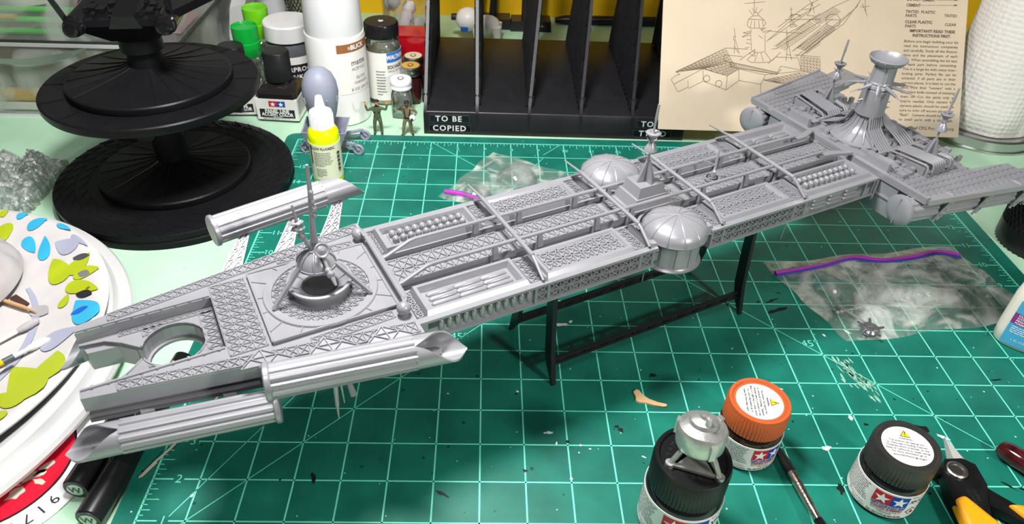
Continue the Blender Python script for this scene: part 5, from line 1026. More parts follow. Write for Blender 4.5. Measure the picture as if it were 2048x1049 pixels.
LINES = [[(0.59,2.18),(2.45,3.12),(3.31,3.1)],[(0.42,1.87),(0.59,2.04),(0.75,2.08),(0.59,2.18)],[(0.42,1.87),(0.53,1.71),(1.62,2.32),(2.56,2.08),(2.99,2.35)],[(0.53,1.71),(0.68,1.45),(0.74,1.44),(1.09,1.62),(1.06,1.86)],[(1.1,1.56),(1.65,1.86)],[(1.62,2.32),(1.65,1.86),(2.54,1.55),(2.56,2.08)],[(2.54,1.55),(3.02,1.92),(2.99,2.35)],[(3.02,1.92),(3.86,1.8),(4.02,2.14)],[(2.99,2.35),(4.0,2.16),(5.36,2.34)],[(3.86,1.8),(3.88,1.43)],[(3.95,1.98),(4.83,1.85)],[(2.4,2.78),(2.44,2.86),(3.12,2.82)],[(2.4,2.78),(2.41,2.65),(2.65,2.57)],[(2.64,2.61),(4.48,2.27),(4.59,2.51),(5.77,2.31)],[(2.64,2.61),(2.65,2.42),(4.46,2.19),(4.48,2.27)],[(4.46,2.19),(4.63,2.4)],[(3.01,2.68),(3.4,2.99)],[(4.1,2.58),(4.56,3.02)],[(3.38,3.65),(3.43,3.07)],[(3.92,3.67),(3.96,3.04)],[(3.43,3.07),(3.56,2.99),(3.8,2.99),(3.96,3.04)],[(3.58,2.99),(3.29,2.71)],[(3.96,3.01),(4.22,2.68)],[(3.68,2.98),(3.58,2.64)],[(3.8,2.99),(3.92,2.65)],[(3.29,2.71),(3.42,2.62),(3.74,2.61),(4.02,2.63),(4.22,2.68)],[(3.36,2.93),(3.57,3.11),(3.57,2.84),(3.4,2.91)],[(3.36,3.63),(3.05,3.55),(3.36,3.73)],[(3.36,3.69),(3.08,3.7),(3.39,3.79)],[(3.92,3.71),(4.17,3.83),(3.86,3.78)],[(3.75,3.82),(3.95,3.92),(3.79,3.86)],[(3.68,3.62),(3.85,3.51)],[(3.38,3.3),(3.22,3.34)],[(3.37,3.46),(3.23,3.46)],[(3.35,3.18),(3.17,3.14)],[(3.39,3.85),(3.38,3.69)],[(3.75,3.88),(3.88,3.71)],[(3.22,3.98),(3.33,3.89),(3.79,3.9),(3.94,4.08),(3.85,4.21),(3.65,4.36),(3.41,4.34),(3.27,4.22),(3.22,3.98)],[(3.27,4.22),(3.85,4.21)],[(3.38,4.16),(3.35,3.91)],[(3.5,4.15),(3.51,3.89)],[(3.66,4.16),(3.69,3.9)],[(3.79,4.19),(3.85,3.98)],[(3.41,4.34),(3.48,4.47),(3.56,4.48),(3.65,4.36)],[(3.45,4.94),(3.47,4.47)],[(3.08,4.79),(3.86,4.88)],[(3.26,4.55),(3.41,4.39)],[(3.77,4.62),(3.6,4.42)],[(3.39,4.63),(3.47,4.47)],[(3.57,4.67),(3.51,4.48)],[(2.73,3.89),(2.79,3.56)],[(2.73,3.56),(2.81,3.56),(2.78,3.4),(2.73,3.44),(2.73,3.56)],[(2.79,3.4),(2.78,2.93)],[(2.82,3.4),(2.98,2.92)],[(2.76,3.2),(2.94,2.97)],[(4.85,4.71),(4.91,4.32)],[(4.83,4.61),(4.92,4.63)],[(4.9,4.48),(4.84,4.4)],[(4.89,4.28),(4.98,4.05)],[(4.87,3.97),(5.13,4.02),(5.06,4.07),(4.86,4.05),(4.87,3.97)],[(4.89,4.32),(4.86,4.05)],[(4.97,4.34),(5.02,4.07)],[(4.73,3.89),(4.79,3.42)],[(4.74,3.42),(4.84,3.42),(4.8,3.26),(4.74,3.42)],[(4.8,3.26),(4.78,2.71)],[(4.85,3.27),(5.0,2.74)],[(4.78,2.95),(4.95,2.92)],[(3.98,3.4),(4.78,4.14),(5.59,4.62),(5.96,4.86)],[(4.19,3.13),(4.39,3.15),(6.0,4.22)],[(4.39,3.25),(5.61,4.27),(5.98,4.51)],[(4.68,3.1),(6.01,4.08)],[(5.0,3.07),(6.02,3.85)],[(5.33,2.89),(6.05,3.46)],[(5.53,3.01),(6.05,3.38)],[(5.09,2.94),(6.08,2.89)],[(4.26,2.7),(4.37,2.84),(5.25,2.83),(5.36,2.42)],[(4.09,3.48),(5.48,4.5)],[(4.65,4.24),(6.0,4.3)],[(4.16,3.79),(5.36,3.75)],[(5.27,4.63),(5.63,4.68)],[(5.48,4.42),(5.61,4.62),(5.62,4.85),(5.66,4.85),(5.76,4.5)],[(5.5,4.42),(5.79,4.41)],[(5.53,5.0),(5.62,4.87)],[(4.79,4.32),(4.92,4.44),(5.12,4.45),(5.25,4.35)],[(4.4,3.95),(5.47,4.8),(5.88,5.01)],[(4.73,3.69),(6.45,4.76),(7.06,5.05)],[(5.01,3.08),(6.48,4.35)],[(5.37,2.96),(6.91,4.16),(7.42,4.93)],[(5.16,2.88),(7.36,4.79),(7.48,5.06)],[(5.77,3.24),(7.16,4.58)],[(6.2,4.35),(6.36,4.49),(6.61,4.49),(6.76,4.33),(6.74,4.09),(6.5,4.02),(6.25,4.11),(6.2,4.35)],[(6.2,4.28),(6.76,4.3)],[(5.56,4.53),(5.67,4.94)],[(4.8,4.34),(5.0,4.45),(5.28,4.42)],[(7.56,4.93),(7.8,4.46)],[(7.5,4.79),(7.85,4.84)],[(7.66,5.07),(7.72,4.6)]]
for pl_ in LINES:
    for a, b_ in zip(pl_[:-1], pl_[1:]): stroke(k, a, b_)
def hatch2(Q, nu, nv, w_=.011, dg=True):
    P = [V(q) for q in Q]; at = lambda u, v: (P[0] * (1 - u) + P[1] * u) * (1 - v) + (P[3] * (1 - u) + P[2] * u) * v
    for j in range(nv + 1): stroke(k, at(0, j / nv), at(1, j / nv), w_)
    for i in range(nu + 1): stroke(k, at(i / nu, 0), at(i / nu, 1), w_)
    if dg:
        for i in range(nu):
            for j in range(nv): stroke(k, at(i / nu, j / nv), at((i + 1) / nu, (j + 1) / nv), w_)
hatch2([(.59, 2.16), (2.44, 3.11), (2.73, 2.62), (1.66, 2.33)], 14, 5); hatch2([(1.66, 2.33), (2.73, 2.62), (2.97, 2.35), (2.56, 2.09)], 7, 4); hatch2([(3.97, 1.96), (5.41, 2.3), (6.14, 1.93), (5.64, 1.68)], 9, 4); hatch2([(5.33, 2.87), (6.08, 2.82), (6.12, 2.2), (5.38, 2.34)], 6, 5)
hatch2([(4.3, 3.25), (5.6, 4.2), (5.85, 4.05), (4.65, 3.15)], 16, 4, .009, False); hatch2([(5.7, 4.25), (6.5, 4.75), (6.75, 4.6), (5.95, 4.1)], 12, 4, .009, False); hatch2([(5.2, 3.2), (6.3, 4.1), (6.6, 3.95), (5.6, 3.1)], 14, 3, .009)
hatch2([(2.66, 2.58), (4.45, 2.25), (4.46, 2.2), (2.66, 2.45)], 40, 1, .012, False)
for cx_, cy_ in ((1.78, 1.96), (2.25, 1.78)):
    for i in range(14): a, b_ = 2 * PI * i / 14, 2 * PI * (i + 1) / 14; stroke(k, (cx_ + .12 * math.cos(a), cy_ + .12 * math.sin(a)), (cx_ + .12 * math.cos(b_), cy_ + .12 * math.sin(b_)), .02)
k.build('line_drawing', SI, sh_, smooth=False)
k = MB()
def tline(txt, x0, y, size, x1=None, bold=.0, al='LEFT'):
    vs, fs = glyphs(txt, size, al, bold); f_ = 1.0
    if x1 is not None: w_ = max(v[0] for v in vs); f_ = (x1 - x0) / w_
    k.add([(x0 + x * f_, y + yy, sz(x0 + x * f_, y + yy)) for x, yy, z in vs], fs)
BODY = ['Before you begin building your kit', 'read  the  instructions  completely', 'and carefully. Study all the illustra-', 'tions  and  the  placement  of  each', 'part. When assembling the kit test', 'fit  each  part  before  cementing.', 'This is a large kit with many inter-', 'locking  parts.  Perfect  fits  can  be', 'achieved,  if  all  parts  are  in  their', 'correct places. It is best to cut the', 'parts  from  their  "runners"  with  a', 'modelers knife instead of twisting', 'them  off.  Cut  the  parts  only  as', "they're  needed.  Only  cement  for", 'styrene plastic should be used. Be', 'sure to trim off excess plastic or', '"flash".  Cement should be applied', 'to  small  parts  with  a  toothpick.']
for i, t_ in enumerate(BODY): tline(t_, 9.26, 3.58 - i * .1735, .135, 11.36, .0012)
tline('Division of CPG Products Corp.', 9.28, .31, .17, 11.45, .001)
tline('IMPORTANT! READ THESE', 9.45, 3.97, .15, 11.2, .005); tline('INSTRUCTIONS FIRST.', 9.57, 3.8, .15, 11.05, .005)
tline('DO NOT CEMENT', 9.26, 5.13, .15, 10.36, .004); tline('CEMENT', 9.25, 4.92, .15, 9.81, .004); tline('TINTED  PLASTIC', 9.24, 4.68, .15, 10.39, .003); tline('PARTS', 9.25, 4.53, .15, 9.68, .003); tline('TINTED', 10.74, 4.57, .15, 11.23, .002); tline('CLEAR PLASTIC', 9.25, 4.3, .15, 10.3, .004); tline('PARTS', 9.26, 4.14, .15, 9.67, .003); tline('CLEAR', 10.78, 4.24, .15, 11.23, .002)
for i in range(16): stroke(k, (9.84 + i * .08, 4.93 + i * .0024), (9.89 + i * .08, 4.93 + i * .0024), .018)
stroke(k, (10.4, 5.15), (11.15, 5.17), .018)
for y_ in (4.97, 5.17): k.add([(11.1, y_ - .035, sz(11, 5)), (11.24, y_, sz(11, 5)), (11.1, y_ + .035, sz(11, 5))], [(0, 1, 2)])
k.build('lettering', SI2, sh_, smooth=False)
# ------------------------------------------------------------------ paper towel roll on a steel holder
def mat_towel():
    m = mat('paper_towel', '#E9E4E1', rough=.9); nt = m.node_tree; b = nt.nodes['Principled BSDF']; L = nt.links.new
    tc = nt.nodes.new('ShaderNodeTexCoord'); s = nt.nodes.new('ShaderNodeVectorMath'); s.operation = 'SCALE'; s.inputs['Scale'].default_value = 1 / IN; L(tc.outputs['Object'], s.inputs[0])
    v = nt.nodes.new('ShaderNodeTexVoronoi'); v.inputs['Scale'].default_value = 5.5; v.inputs['Randomness'].default_value = .25; L(s.outputs[0], v.inputs['Vector'])
    bp = nt.nodes.new('ShaderNodeBump'); bp.inputs['Strength'].default_value = .5; bp.inputs['Distance'].default_value = .08 * IN; bp.invert = True; L(v.outputs['Distance'], bp.inputs['Height']); L(bp.outputs[0], b.inputs['Normal']); return m
o = thing('towel_roll', 'white quilted paper towel roll standing on the steel holder', 'paper towel', (27.3, 19.35, TZ))
k = MB(); n = 90; prof = []
zs = [.5, .53, 1.5, 3, 4.5, 6, 8, 10.4, 10.5]
for j, z in enumerate(zs):
    for i in range(n):
        a = 2 * PI * i / n; r = 1.78 + .04 * math.sin(a * 3 + z * .7) + .02 * math.sin(a * 9 - z * 1.3) - (.05 if j in (0, len(zs) - 1) else 0); k.v.append((r * math.cos(a), r * math.sin(a), z))
for j in range(len(zs) - 1):
    for i in range(n): k.f.append((j * n + i, j * n + (i + 1) % n, (j + 1) * n + (i + 1) % n, (j + 1) * n + i))
k.lathe([(1.73, .5), (.75, .5), (.75, 10.5), (1.73, 10.5)], 60, cap=False)
k.build('roll', mat_towel(), o, ang=60); MB().lathe([(.75, .5), (.75, 10.5), (.7, 10.5), (.7, .5)], 32, cap=False).build('cardboard_core', mat('cardboard', '#A98A62', rough=.9), o)
o = thing('towel_holder', 'round brushed steel paper towel holder under the towel roll', 'holder', (27.3, 19.35, TZ)); STL = mat('brushed_steel', (.62, .62, .6), rough=.28, metal=1)
MB().lathe([(2.2, 0), (2.24, .03), (2.24, .08), (2.15, .1), (2.12, .42), (2.05, .48), (.0001, .48)], 72).build('base', STL, o); MB().lathe([(.12, .48), (.12, 11.5), (.0001, 11.55)], 16).build('post', STL, o)
# ------------------------------------------------------------------ storage drawers with supplies, far left
o = thing('storage_drawers', 'translucent plastic storage drawers with a curved grip at the top left', 'drawers', (-14.2, 18.55, TZ)); FR = film('frosted_plastic', '#D2D8CE', .2, .2, .6, .05, .3)
def drawer(z0, z1, lip):
    d = MB().box(0, 9.9, 0, .05, z0, z1).build('drawer_front', FR, o); MB().box(0, 9.9, 7.0, 7.05, z0, z1).box(9.85, 9.9, .05, 7.0, z0, z1).box(0, 9.9, .05, 7, z0, z0 + .05).build('drawer_box', FR, d)
    MB().box(-.02, 9.95, -.08, .1, z1 - .12, z1).build('drawer_rim', mat('rim_plastic', '#B8BDB6', rough=.35), d)
    if lip:
        pts = []
        for i in range(25):
            u = i / 24; pts.append((1.2 + u * 5.4, -.03, z1 - .08 - .78 * math.sin(PI * u) ** .7))
        vs = [(x, y, z) for x, y, z in pts] + [(x, -.5 * math.sin(PI * i / 24) - .05, z1 - .1 - .3 * math.sin(PI * i / 24)) for i, (x, y, z) in enumerate(pts)]
        MB().add(vs, [(i, i + 1, 26 + i, 25 + i) for i in range(24)]).build('grip', mat('grip_plastic', '#B7BBB8', rough=.35), d)
    return d
drawer(.12, 3.0, True); drawer(3.1, 6.4, True); MB().box(-.1, 10.0, .0, 7.1, 0, .1).build('frame_base', mat('frame_grey', '#DADBD8', rough=.4), o)
MB().box(-.1, 10.0, -.02, 7.1, 3.02, 3.08).build('frame_shelf', mat('frame_dark', '#2B2F2B', rough=.5), o)
for i, (c_, z, x0, x1, y_) in enumerate((('#38C832', 3.3, 1.2, 6.2, .3), ('#C9A21E', 3.42, .4, 6.3, .62), ('#3FD03A', 3.72, 3.2, 8.0, .4), ('#2FB52D', 3.85, 1.0, 5.2, .75), ('#C8A520', 3.82, .5, 4.2, .28), ('#4AD545', 4.0, 2.2, 7.4, .65))):
    nm = ('green_rod', 'lime green', 'rod') if i in (0, 2, 3, 5) else ('yellow_rod', 'mustard yellow', 'rod')
    lab = ('lowest lime green rod in the upper drawer', 'lower mustard yellow rod in the upper drawer', 'lime green rod reaching furthest right in the upper drawer', 'dark lime green rod at the back of the upper drawer', 'short mustard yellow rod at the left of the upper drawer', 'topmost lime green rod in the upper drawer')[i]
    tag(MB().tube([(-14.2 + x0, 18.55 + y_, TZ + z), (-14.2 + x1, 18.55 + y_, TZ + z + .03)], .1, 8).build(nm[0], mat(nm[0] + c_, c_, rough=.35)), lab, 'rod', 'coloured rods in the drawer')
o = thing('fat_marker', 'yellow marker with grey cap inside the lower drawer', 'marker', (-13.6, 19.0, TZ + .75)); MB().tube([(0, 0, 0), (4.0, 0, 0)], .26, 16).build('barrel', mat('marker_yellow', '#D9A415', rough=.35), o); MB().tube([(4.0, 0, 0), (4.9, 0, 0)], [.25, .23], 16).build('cap', mat('marker_grey', '#9C9C9A', rough=.4), o)
tag(MB().box(-13.9, -5.2, 18.75, 23, TZ + .2, TZ + .46).build('folded_papers', mat('papers_white', '#E0DED8', rough=.8)), 'pale papers at the bottom of the lower drawer', 'papers')
tag(MB().box(-13.5, -6.2, 20.2, 22.0, TZ + .5, TZ + 2.3).build('paper_bundle', mat('papers_tan', '#B9A992', rough=.8, var=.2, vscale=1.2)), 'tan paper bundle in the lower drawer', 'papers')
o = thing('pink_case', 'pink plastic case with a barcode label in the upper drawer', 'case', (-8.0, 19.3, TZ + 3.2)); MB().box(0, 3.6, 0, 2, 0, 1.3).build('body', mat('case_pink', '#C58FA6', rough=.4), o)
k = MB().box(.5, 2.2, -.02, 0, .25, .85).build('barcode_label', PW, o); kk = MB(); g3 = random.Random(3); x = .7
while x < 2.1: w_ = .01 + .03 * g3.random(); quad(kk, x, x + w_, .3, .8, lambda a, b_: (a, -.026, b_)); x += w_ + .015 + .02 * g3.random()
kk.build('bars', TXT, k, kind='stuff'); MB().lathe([(.0001, .03), (.35, .03), (.35, 0)], 24, axis='y').mv(3.1, -.0, .55).build('round_blue_sticker', mat('sticker_blue', '#4B6FB5'), o)
tag(MB().lathe([(1.0, 0), (1.15, .1), (1.35, 1.6), (1.4, 1.7), (1.3, 1.7), (1.1, .2), (.0001, .1)], 40, cap=False).build('white_tub', mat('tub_white', '#E2DFD8', rough=.4)), 'white tub in the upper drawer behind the rods', 'tub', loc=(-10.2, 20.6, TZ + 3.9))
# white box and curved lamp foot behind
tag(MB().box(-7.6, -4.2, 26.2, 28, TZ, 7).build('white_carton', mat('carton_white', '#E3E2E6', rough=.6, var=.02)), 'tall plain white carton behind the drawers', 'box')
k = MB(); pts = [(-2.4, 5.2), (-3.1, 4.0), (-3.65, 2.7), (-3.9, 1.5), (-3.92, .6), (-3.9, 0)]; vs = []
for x, z in pts:
    for dx_, y_ in ((-.25, 23.6), (.35, 23.6), (.35, 25.4), (-.25, 25.4)): vs.append((x + dx_, y_, TZ + z))
k.add(vs, [(j * 4 + i, j * 4 + (i + 1) % 4, (j + 1) * 4 + (i + 1) % 4, (j + 1) * 4 + i) for j in range(len(pts) - 1) for i in range(4)] + [(3, 2, 1, 0), tuple(len(vs) - 4 + i for i in range(4))])
tag(k.build('curved_lamp_foot', mat('lamp_white', '#C9C9C8', rough=.35), ang=50), 'curved white plastic lamp foot behind the green-capped bottles', 'lamp foot')
tag(MB().lathe([(1.2, 0), (1.25, .1), (1.2, 3.6), (.9, 4.2), (.0001, 4.2)], 40).build('white_canister', mat('canister_white', '#DCDCE2', rough=.4)), 'pale canister in the shade of the curved lamp foot', 'canister', loc=(-2.9, 27.3, TZ))
# ------------------------------------------------------------------ paint jars in the foreground
def paint_jar(lab, loc, r, H, face, paint, lidm, sticker, logo, n_kn, lines, stick_rot=0, code=None):
    o = thing('paint_jar', lab, 'jar', loc, 0, 'acrylic paint jars in the foreground'); lh = H * .36
    MB().lathe([(r * .9, 0), (r, .05), (r, H - lh - .22), (r * .95, H - lh - .1), (r * .84, H - lh), (r * .84, H - lh + .1)], 64).build('glass', paint, o)
    z0, z1 = H * .06, H - lh - .2; hh = z1 - z0
    lb = band(r + .008, z0, z1, face - 2.35, face + 2.2, PW, 'label', o, 80); rl = r + .014
    fn = lambda x, y: (rl * math.cos(face + x / rl), rl * math.sin(face + x / rl), z0 + y); fn2 = lambda x, y: ((rl + .004) * math.cos(face + x / rl), (rl + .004) * math.sin(face + x / rl), z0 + y)
    q = hh * .4; y0 = hh * .5
    k = MB(); quad(k, -q * 1.15, 0, y0, y0 + q * 1.1, fn, 6); k.build('red_logo_field', RED, lb); k = MB(); quad(k, 0, q * 1.15, y0, y0 + q * 1.1, fn, 6); k.build('blue_logo_field', BLU, lb)
    star(-q * .58, y0 + q * .52, q * .52, fn2).build('logo_star', LWH, lb); star(q * .58, y0 + q * .52, q * .52, fn2).build('logo_star', LWH, lb)
    k = MB(); write(k, 'TAMIYA COLOR ACRYLIC PAINT', hh * .13, lambda x, y: fn(x, hh * .43 + y), bold=.004, fit=q * 2.3); k.build('lettering', BLU, lb)
    k = MB(); write(k, 'WARNING: FLAMMABLE', hh * .12, lambda x, y: fn(x, hh * .33 + y), bold=.003, fit=q * 2.1); k.build('lettering', RED, lb)
    k = MB(); write(k, 'Read carefully all warnings on', hh * .085, lambda x, y: fn(x, hh * .25 + y), fit=q * 2.0); write(k, 'side panels.', hh * .085, lambda x, y: fn(x, hh * .18 + y))
    write(k, lines[0], hh * .1, lambda x, y: fn(x, hh * .07 + y), bold=.002, fit=q * 2.3)
    if code:
        write(k, code[0], hh * .1, lambda x, y: fn(x + q * 1.75, hh * .93 + y), fit=q * .95); write(k, code[1], hh * .2, lambda x, y: fn(x + q * 1.75, hh * .73 + y), bold=.002, shear=.2, fit=q * 1.0)
    k.build('lettering', TXT, lb)
    k = MB(); fine_print(fn, -q * 4.2, -q * 1.35, hh * .2, hh * .95, 10, k, 11); k.build('small_print', TXG, lb, kind='stuff')
    k = MB(); write(k, 'Age 14 yrs and above.', hh * .08, lambda x, y: fn(x - q * 2.2, hh * .16 + y), fit=q * 1.5); k.build('lettering', RED, lb); k = MB(); write(k, 'MADE IN JAPAN', hh * .08, lambda x, y: fn(x - q * 1.9, hh * .06 + y), fit=q * 1.1); k.build('lettering', TXT, lb)
    if code:
        k = MB(); cx_, cy_ = q * 1.75, hh * .3
        k.add([fn(cx_ + a, cy_ + b_) for a, b_ in ((0, -q * .45), (q * .45, 0), (0, q * .45), (-q * .45, 0))], [(0, 1, 2, 3)]); k.build('hazard_diamond', RED, lb)
        k = MB().add([fn2(cx_ + a, cy_ + b_) for a, b_ in ((0, -q * .36), (q * .36, 0), (0, q * .36), (-q * .36, 0))], [(0, 1, 2, 3)]); k.build('diamond_field', LWH, lb)
        k = MB().add([((rl + .008) * math.cos(face + (cx_ + a) / rl), (rl + .008) * math.sin(face + (cx_ + a) / rl), z0 + cy_ + b_) for a, b_ in ((-q * .15, -q * .15), (q * .15, -q * .15), (q * .1, .02), (0, q * .2), (-q * .1, 0))], [(0, 1, 2, 3, 4)]); k.build('flame_mark', TXT, lb)
    lid = knurl(r * .97, H - lh, H - .03, n_kn, .018, .05, False).build('lid', lidm, o)
    MB().lathe([(r * .95, H - .06), (r * .93, H), (r * .84, H), (r * .8, H - .04), (.0001, H - .04)], 64, cap=False).build('lid_top', lidm, lid)
    if sticker:
        sz_ = r * .72; st_ = MB().lathe([(sz_, H - .035), (.0001, H - .034)], 64, cap=False).build('warning_sticker', LWH, lid); c, s_ = math.cos(stick_rot), math.sin(stick_rot)
        f3 = lambda x, y: (x * c - y * s_, x * s_ + y * c, H - .028); f4 = lambda x, y: (x * c - y * s_, x * s_ + y * c, H - .025)
        u = sz_ / .48
        k = MB().add([f3(*p) for p in ((-.1 * u, .22 * u), (.1 * u, .22 * u), (0, .4 * u))], [(0, 1, 2)]); k.build('triangle_border', TXT, st_)
        k = MB().add([f4(*p) for p in ((-.08 * u, .232 * u), (.08 * u, .232 * u), (0, .378 * u))], [(0, 1, 2)]); k.build('warning_triangle', mat('warning_yellow', '#F2D312'), st_)
        k = MB(); f5 = lambda x, y: (x * c - y * s_, x * s_ + y * c, H - .022)
        quad(k, -.01 * u, .01 * u, .28 * u, .35 * u, f5); quad(k, -.01 * u, .01 * u, .245 * u, .265 * u, f5)
        for t_, yy, wd in (('WARNING:', .165, .26), ('This product can expose you', .09, .66), ('to chemicals including Titanium', .02, .76), ('Dioxide which is known to the', -.05, .78), ('State of California to cause cancer.', -.12, .84), ('For more information go to', -.19, .64), ('www.P65Warnings.ca.gov', -.27, .62)):
            write(k, t_, .068 * u, lambda x, y, yy=yy: f3(x, yy * u + y), fit=wd * u, bold=.001)
        k.build('lettering', TXT, st_)
    else:
        k = MB()
        for i, ch in enumerate('TAMIYA COLOR  100'): 
            a = PI * .95 - i * .3; write(k, ch, .13, lambda x, y, a=a: ((r * .58 + y) * math.cos(a - x / (r * .58)), (r * .58 + y) * math.sin(a - x / (r * .58)), H - .03))
        k.build('embossed_letters', mat('emboss_black', (.03, .03, .032), rough=.3), lid)
    return o
paint_jar('small paint jar with ribbed orange lid and white warning sticker', (13.03, 3.0, 0), .7, 1.62, math.radians(-72), mat('dark_amber_glass', (.02, .01, .006), rough=.06, spec=.6), mat('orange_lid', '#B5562A', rough=.45), True, 1, 58, ['Net 10ml (1/3 oz) Item 81710'], math.radians(-97))
paint_jar('small paint jar with ribbed dark grey lid beside the side cutters', (15.73, 1.83, 0), .69, 1.65, math.radians(-112), mat('dark_glass', (.008, .008, .01), rough=.06, spec=.6), mat('gunmetal_lid', (.045, .043, .04), rough=.35, metal=.4), True, 1, 58, ['Net 10ml (1/3 oz) Item 81756'], math.radians(-14), ('METALLIC GREY', 'XF-56'))
paint_jar('larger black-lidded paint jar with the metal casting on top', (11.08, 1.15, 0), .78, 2.1, math.radians(-97), mat('dark_glass', (0, 0, 0)), mat('black_lid', (.007, .007, .008), rough=.35, spec=.3), False, 1, 64, ['Net 23ml (3/4 oz) Item 81301'], 0, ('FLAT BLACK', 'XF-1'))
# metal casting on the black jar
o = thing('metal_casting', 'bare cast metal capsule part with leg frame resting on the black jar lid', 'casting', (11.08, 1.12, 2.06), math.radians(-8)); o.scale = (1.15, 1.15, 1.15); CM = mat('cast_metal', (.48, .48, .46), rough=.36, metal=.75, var=.12, vscale=5, bump=.3, bscale=20)
MB().lathe([(.25, .4), (.37, .42), (.39, .46), (.41, .76), (.38, .82), (.24, .88), (.22, .95), (.16, .98), (.09, 1.0), (.07, 1.04), (.0001, 1.05)], 36).rot('X', math.radians(-10), (0, 0, .6)).build('drum', CM, o)
MB().lathe([(.06, 1.0), (.05, 1.14), (.0001, 1.15)], 12, (0, 0, 0)).mv(.03, -.08, -.0).build('top_pin', CM, o)
for a in (-70, 160, 40): a = math.radians(a); MB().obar((.39 * math.cos(a), .39 * math.sin(a), .5), (.39 * math.cos(a), .39 * math.sin(a), .82), .1, .08, (math.cos(a), math.sin(a), 0)).build('side_lug', CM, o)
F3 = [(-.42, -.2), (.38, -.36), (.1, .4)]
for x, y in F3:
    MB().tube([(x, y, .05), (x * .45, y * .45, .52)], [.045, .04], 8).build('leg', CM, o); MB().lathe([(.075, 0), (.075, .1)], 14, (x, y, 0)).build('foot', CM, o)
for i in range(3): p, q = F3[i], F3[(i + 1) % 3]; MB().obar((*p, .06), (*q, .06), .06, .05).build('brace', CM, o)
MB().prism([(-.3, -.18), (.3, -.32), (.08, .2)], .03, .06).build('web', CM, o)
# brush, cutters, red handle, putty
o = thing('paint_brush', 'paint-smeared black paint brush leaning down past the orange-lidded jar', 'brush', (13.78, 2.95, .12))
d = V((.22, -1.95, .12)); e = V((.5, -3.4, .2))
MB().tube([(0, 0, 0), d * .25, d * .5, d * .62], [.05, .11, .1, .085], 14).build('bristle_end', mat('brush_black', (.015, .014, .014), rough=.4, var=.6, vscale=6), o)
MB().tube([d * .35, d * .7, d * .95, d], [.105, .1, .085, .08], 14).build('ferrule', mat('ferrule_metal', (.5, .42, .36), rough=.25, metal=1, var=.35, vscale=8, bump=.5, bscale=14), o)
MB().tube([d, d + (e - d) * .3, e], [.1, .13, .11], 14).build('handle', mat('handle_gloss_black', (.008, .008, .009), rough=.1), o)
o = thing('side_cutters', 'black side cutters with orange-yellow handle grips at the bottom right', 'cutters', (17.4, 2.1, 0)); BS = mat('black_oxide', (.014, .014, .015), rough=.38, metal=.5, var=.3, vscale=4); OR = mat('grip_orange', '#E59A12', rough=.42)
MB().add([(.3, 1.02, .3), (.1, .26, .4), (.36, .3, .4), (.3, 1.02, .22), (.08, .28, .12), (.38, .3, .12)], [(0, 1, 2), (5, 4, 3), (0, 3, 4, 1), (1, 4, 5, 2), (2, 5, 3, 0)]).build('jaw', mat('polished_jaw', (.62, .6, .58), rough=.35, metal=.35), o)
MB().prism([(-.02, .3), (.3, .42), (.5, .2), (.34, .18)], .15, .3).build('jaw', BS, o)
MB().prism([(-.1, .32), (.3, .34), (.52, .18), (.5, -.35), (.3, -.75), (.1, -1.3), (-.45, -1.3), (-.42, -.6), (-.3, 0)], .12, .42).build('head', BS, o, ang=20)
MB().prism([(.5, -.35), (.9, -.75), (1.55, -1.4), (1.2, -1.55), (.7, -1.05), (.3, -.75)], .1, .34).build('shank', BS, o)
MB().prism([(-.2, .2), (-.36, .26), (-.44, .1), (-.36, -.02), (-.26, 0)], .15, .32).build('spring_lug', BS, o)
pv = MB().lathe([(.2, .4), (.22, .42), (.22, .47), (.19, .49), (.14, .48), (.13, .46), (.0001, .46)], 32, (.0, 0, 0)).build('pivot', mat('pivot_steel', (.5, .47, .44), rough=.3, metal=1), o)
k = MB().add([(-.42, -.7, .16), (-.1, -.62, .3), (.35, -1.35, .3), (.6, -1.75, .16), (-.55, -1.9, .16), (-.42, -.72, .5), (-.2, -.65, .54), (.2, -1.35, .54), (.45, -1.8, .48), (-.5, -1.9, .48)], [(4, 3, 2, 1, 0), (5, 6, 7, 8, 9), (0, 1, 6, 5), (1, 2, 7, 6), (2, 3, 8, 7), (3, 4, 9, 8), (4, 0, 5, 9)]); g1 = k.build('handle_grip', OR, o, ang=40)
k = MB().add([(.68, -.8, .1), (1.05, -.82, .1), (1.9, -1.45, .1), (1.3, -1.9, .1), (.72, -.78, .44), (1.0, -.82, .46), (1.8, -1.45, .46), (1.35, -1.85, .44)], [(3, 2, 1, 0), (4, 5, 6, 7), (0, 1, 5, 4), (1, 2, 6, 5), (2, 3, 7, 6), (3, 0, 4, 7)]); g2 = k.build('handle_grip', OR, o, ang=40)
for g_ in (g1, g2):
    bv = g_.modifiers.new('round', 'BEVEL'); bv.width = .09; bv.segments = 3
k = MB(); write(k, 'SUPER', .1, lambda x, y: (.12 + y * 1, -.62 - x, .424)); write(k, 'CUTTER', .1, lambda x, y: (.0 + y, -.66 - x, .424)); k.build('embossed_letters', mat('emboss_black', (0, 0, 0)), o)
o = tag(MB().tube([(18.93, 2.98, .22), (18.95, 2.92, .22), (19.0, 2.8, .23), (19.4, 2.25, .25), (20.2, 1.1, .28)], [.06, .17, .23, .25, .25], 20).build('knife_handle', mat('dark_red_lacquer', (.05, .006, .008), rough=.08, coat=.6, var=.7, vscale=5)), 'glossy dark red tool handle entering at the right edge', 'tool handle')
pz = [(10.83, 4.68), (10.75, 4.6), (10.79, 4.45), (10.77, 4.32), (10.85, 4.27), (11.0, 4.26), (11.2, 4.18), (11.42, 4.14), (11.5, 4.16), (11.5, 4.22), (11.3, 4.28), (11.1, 4.38), (10.97, 4.5), (10.9, 4.66)]
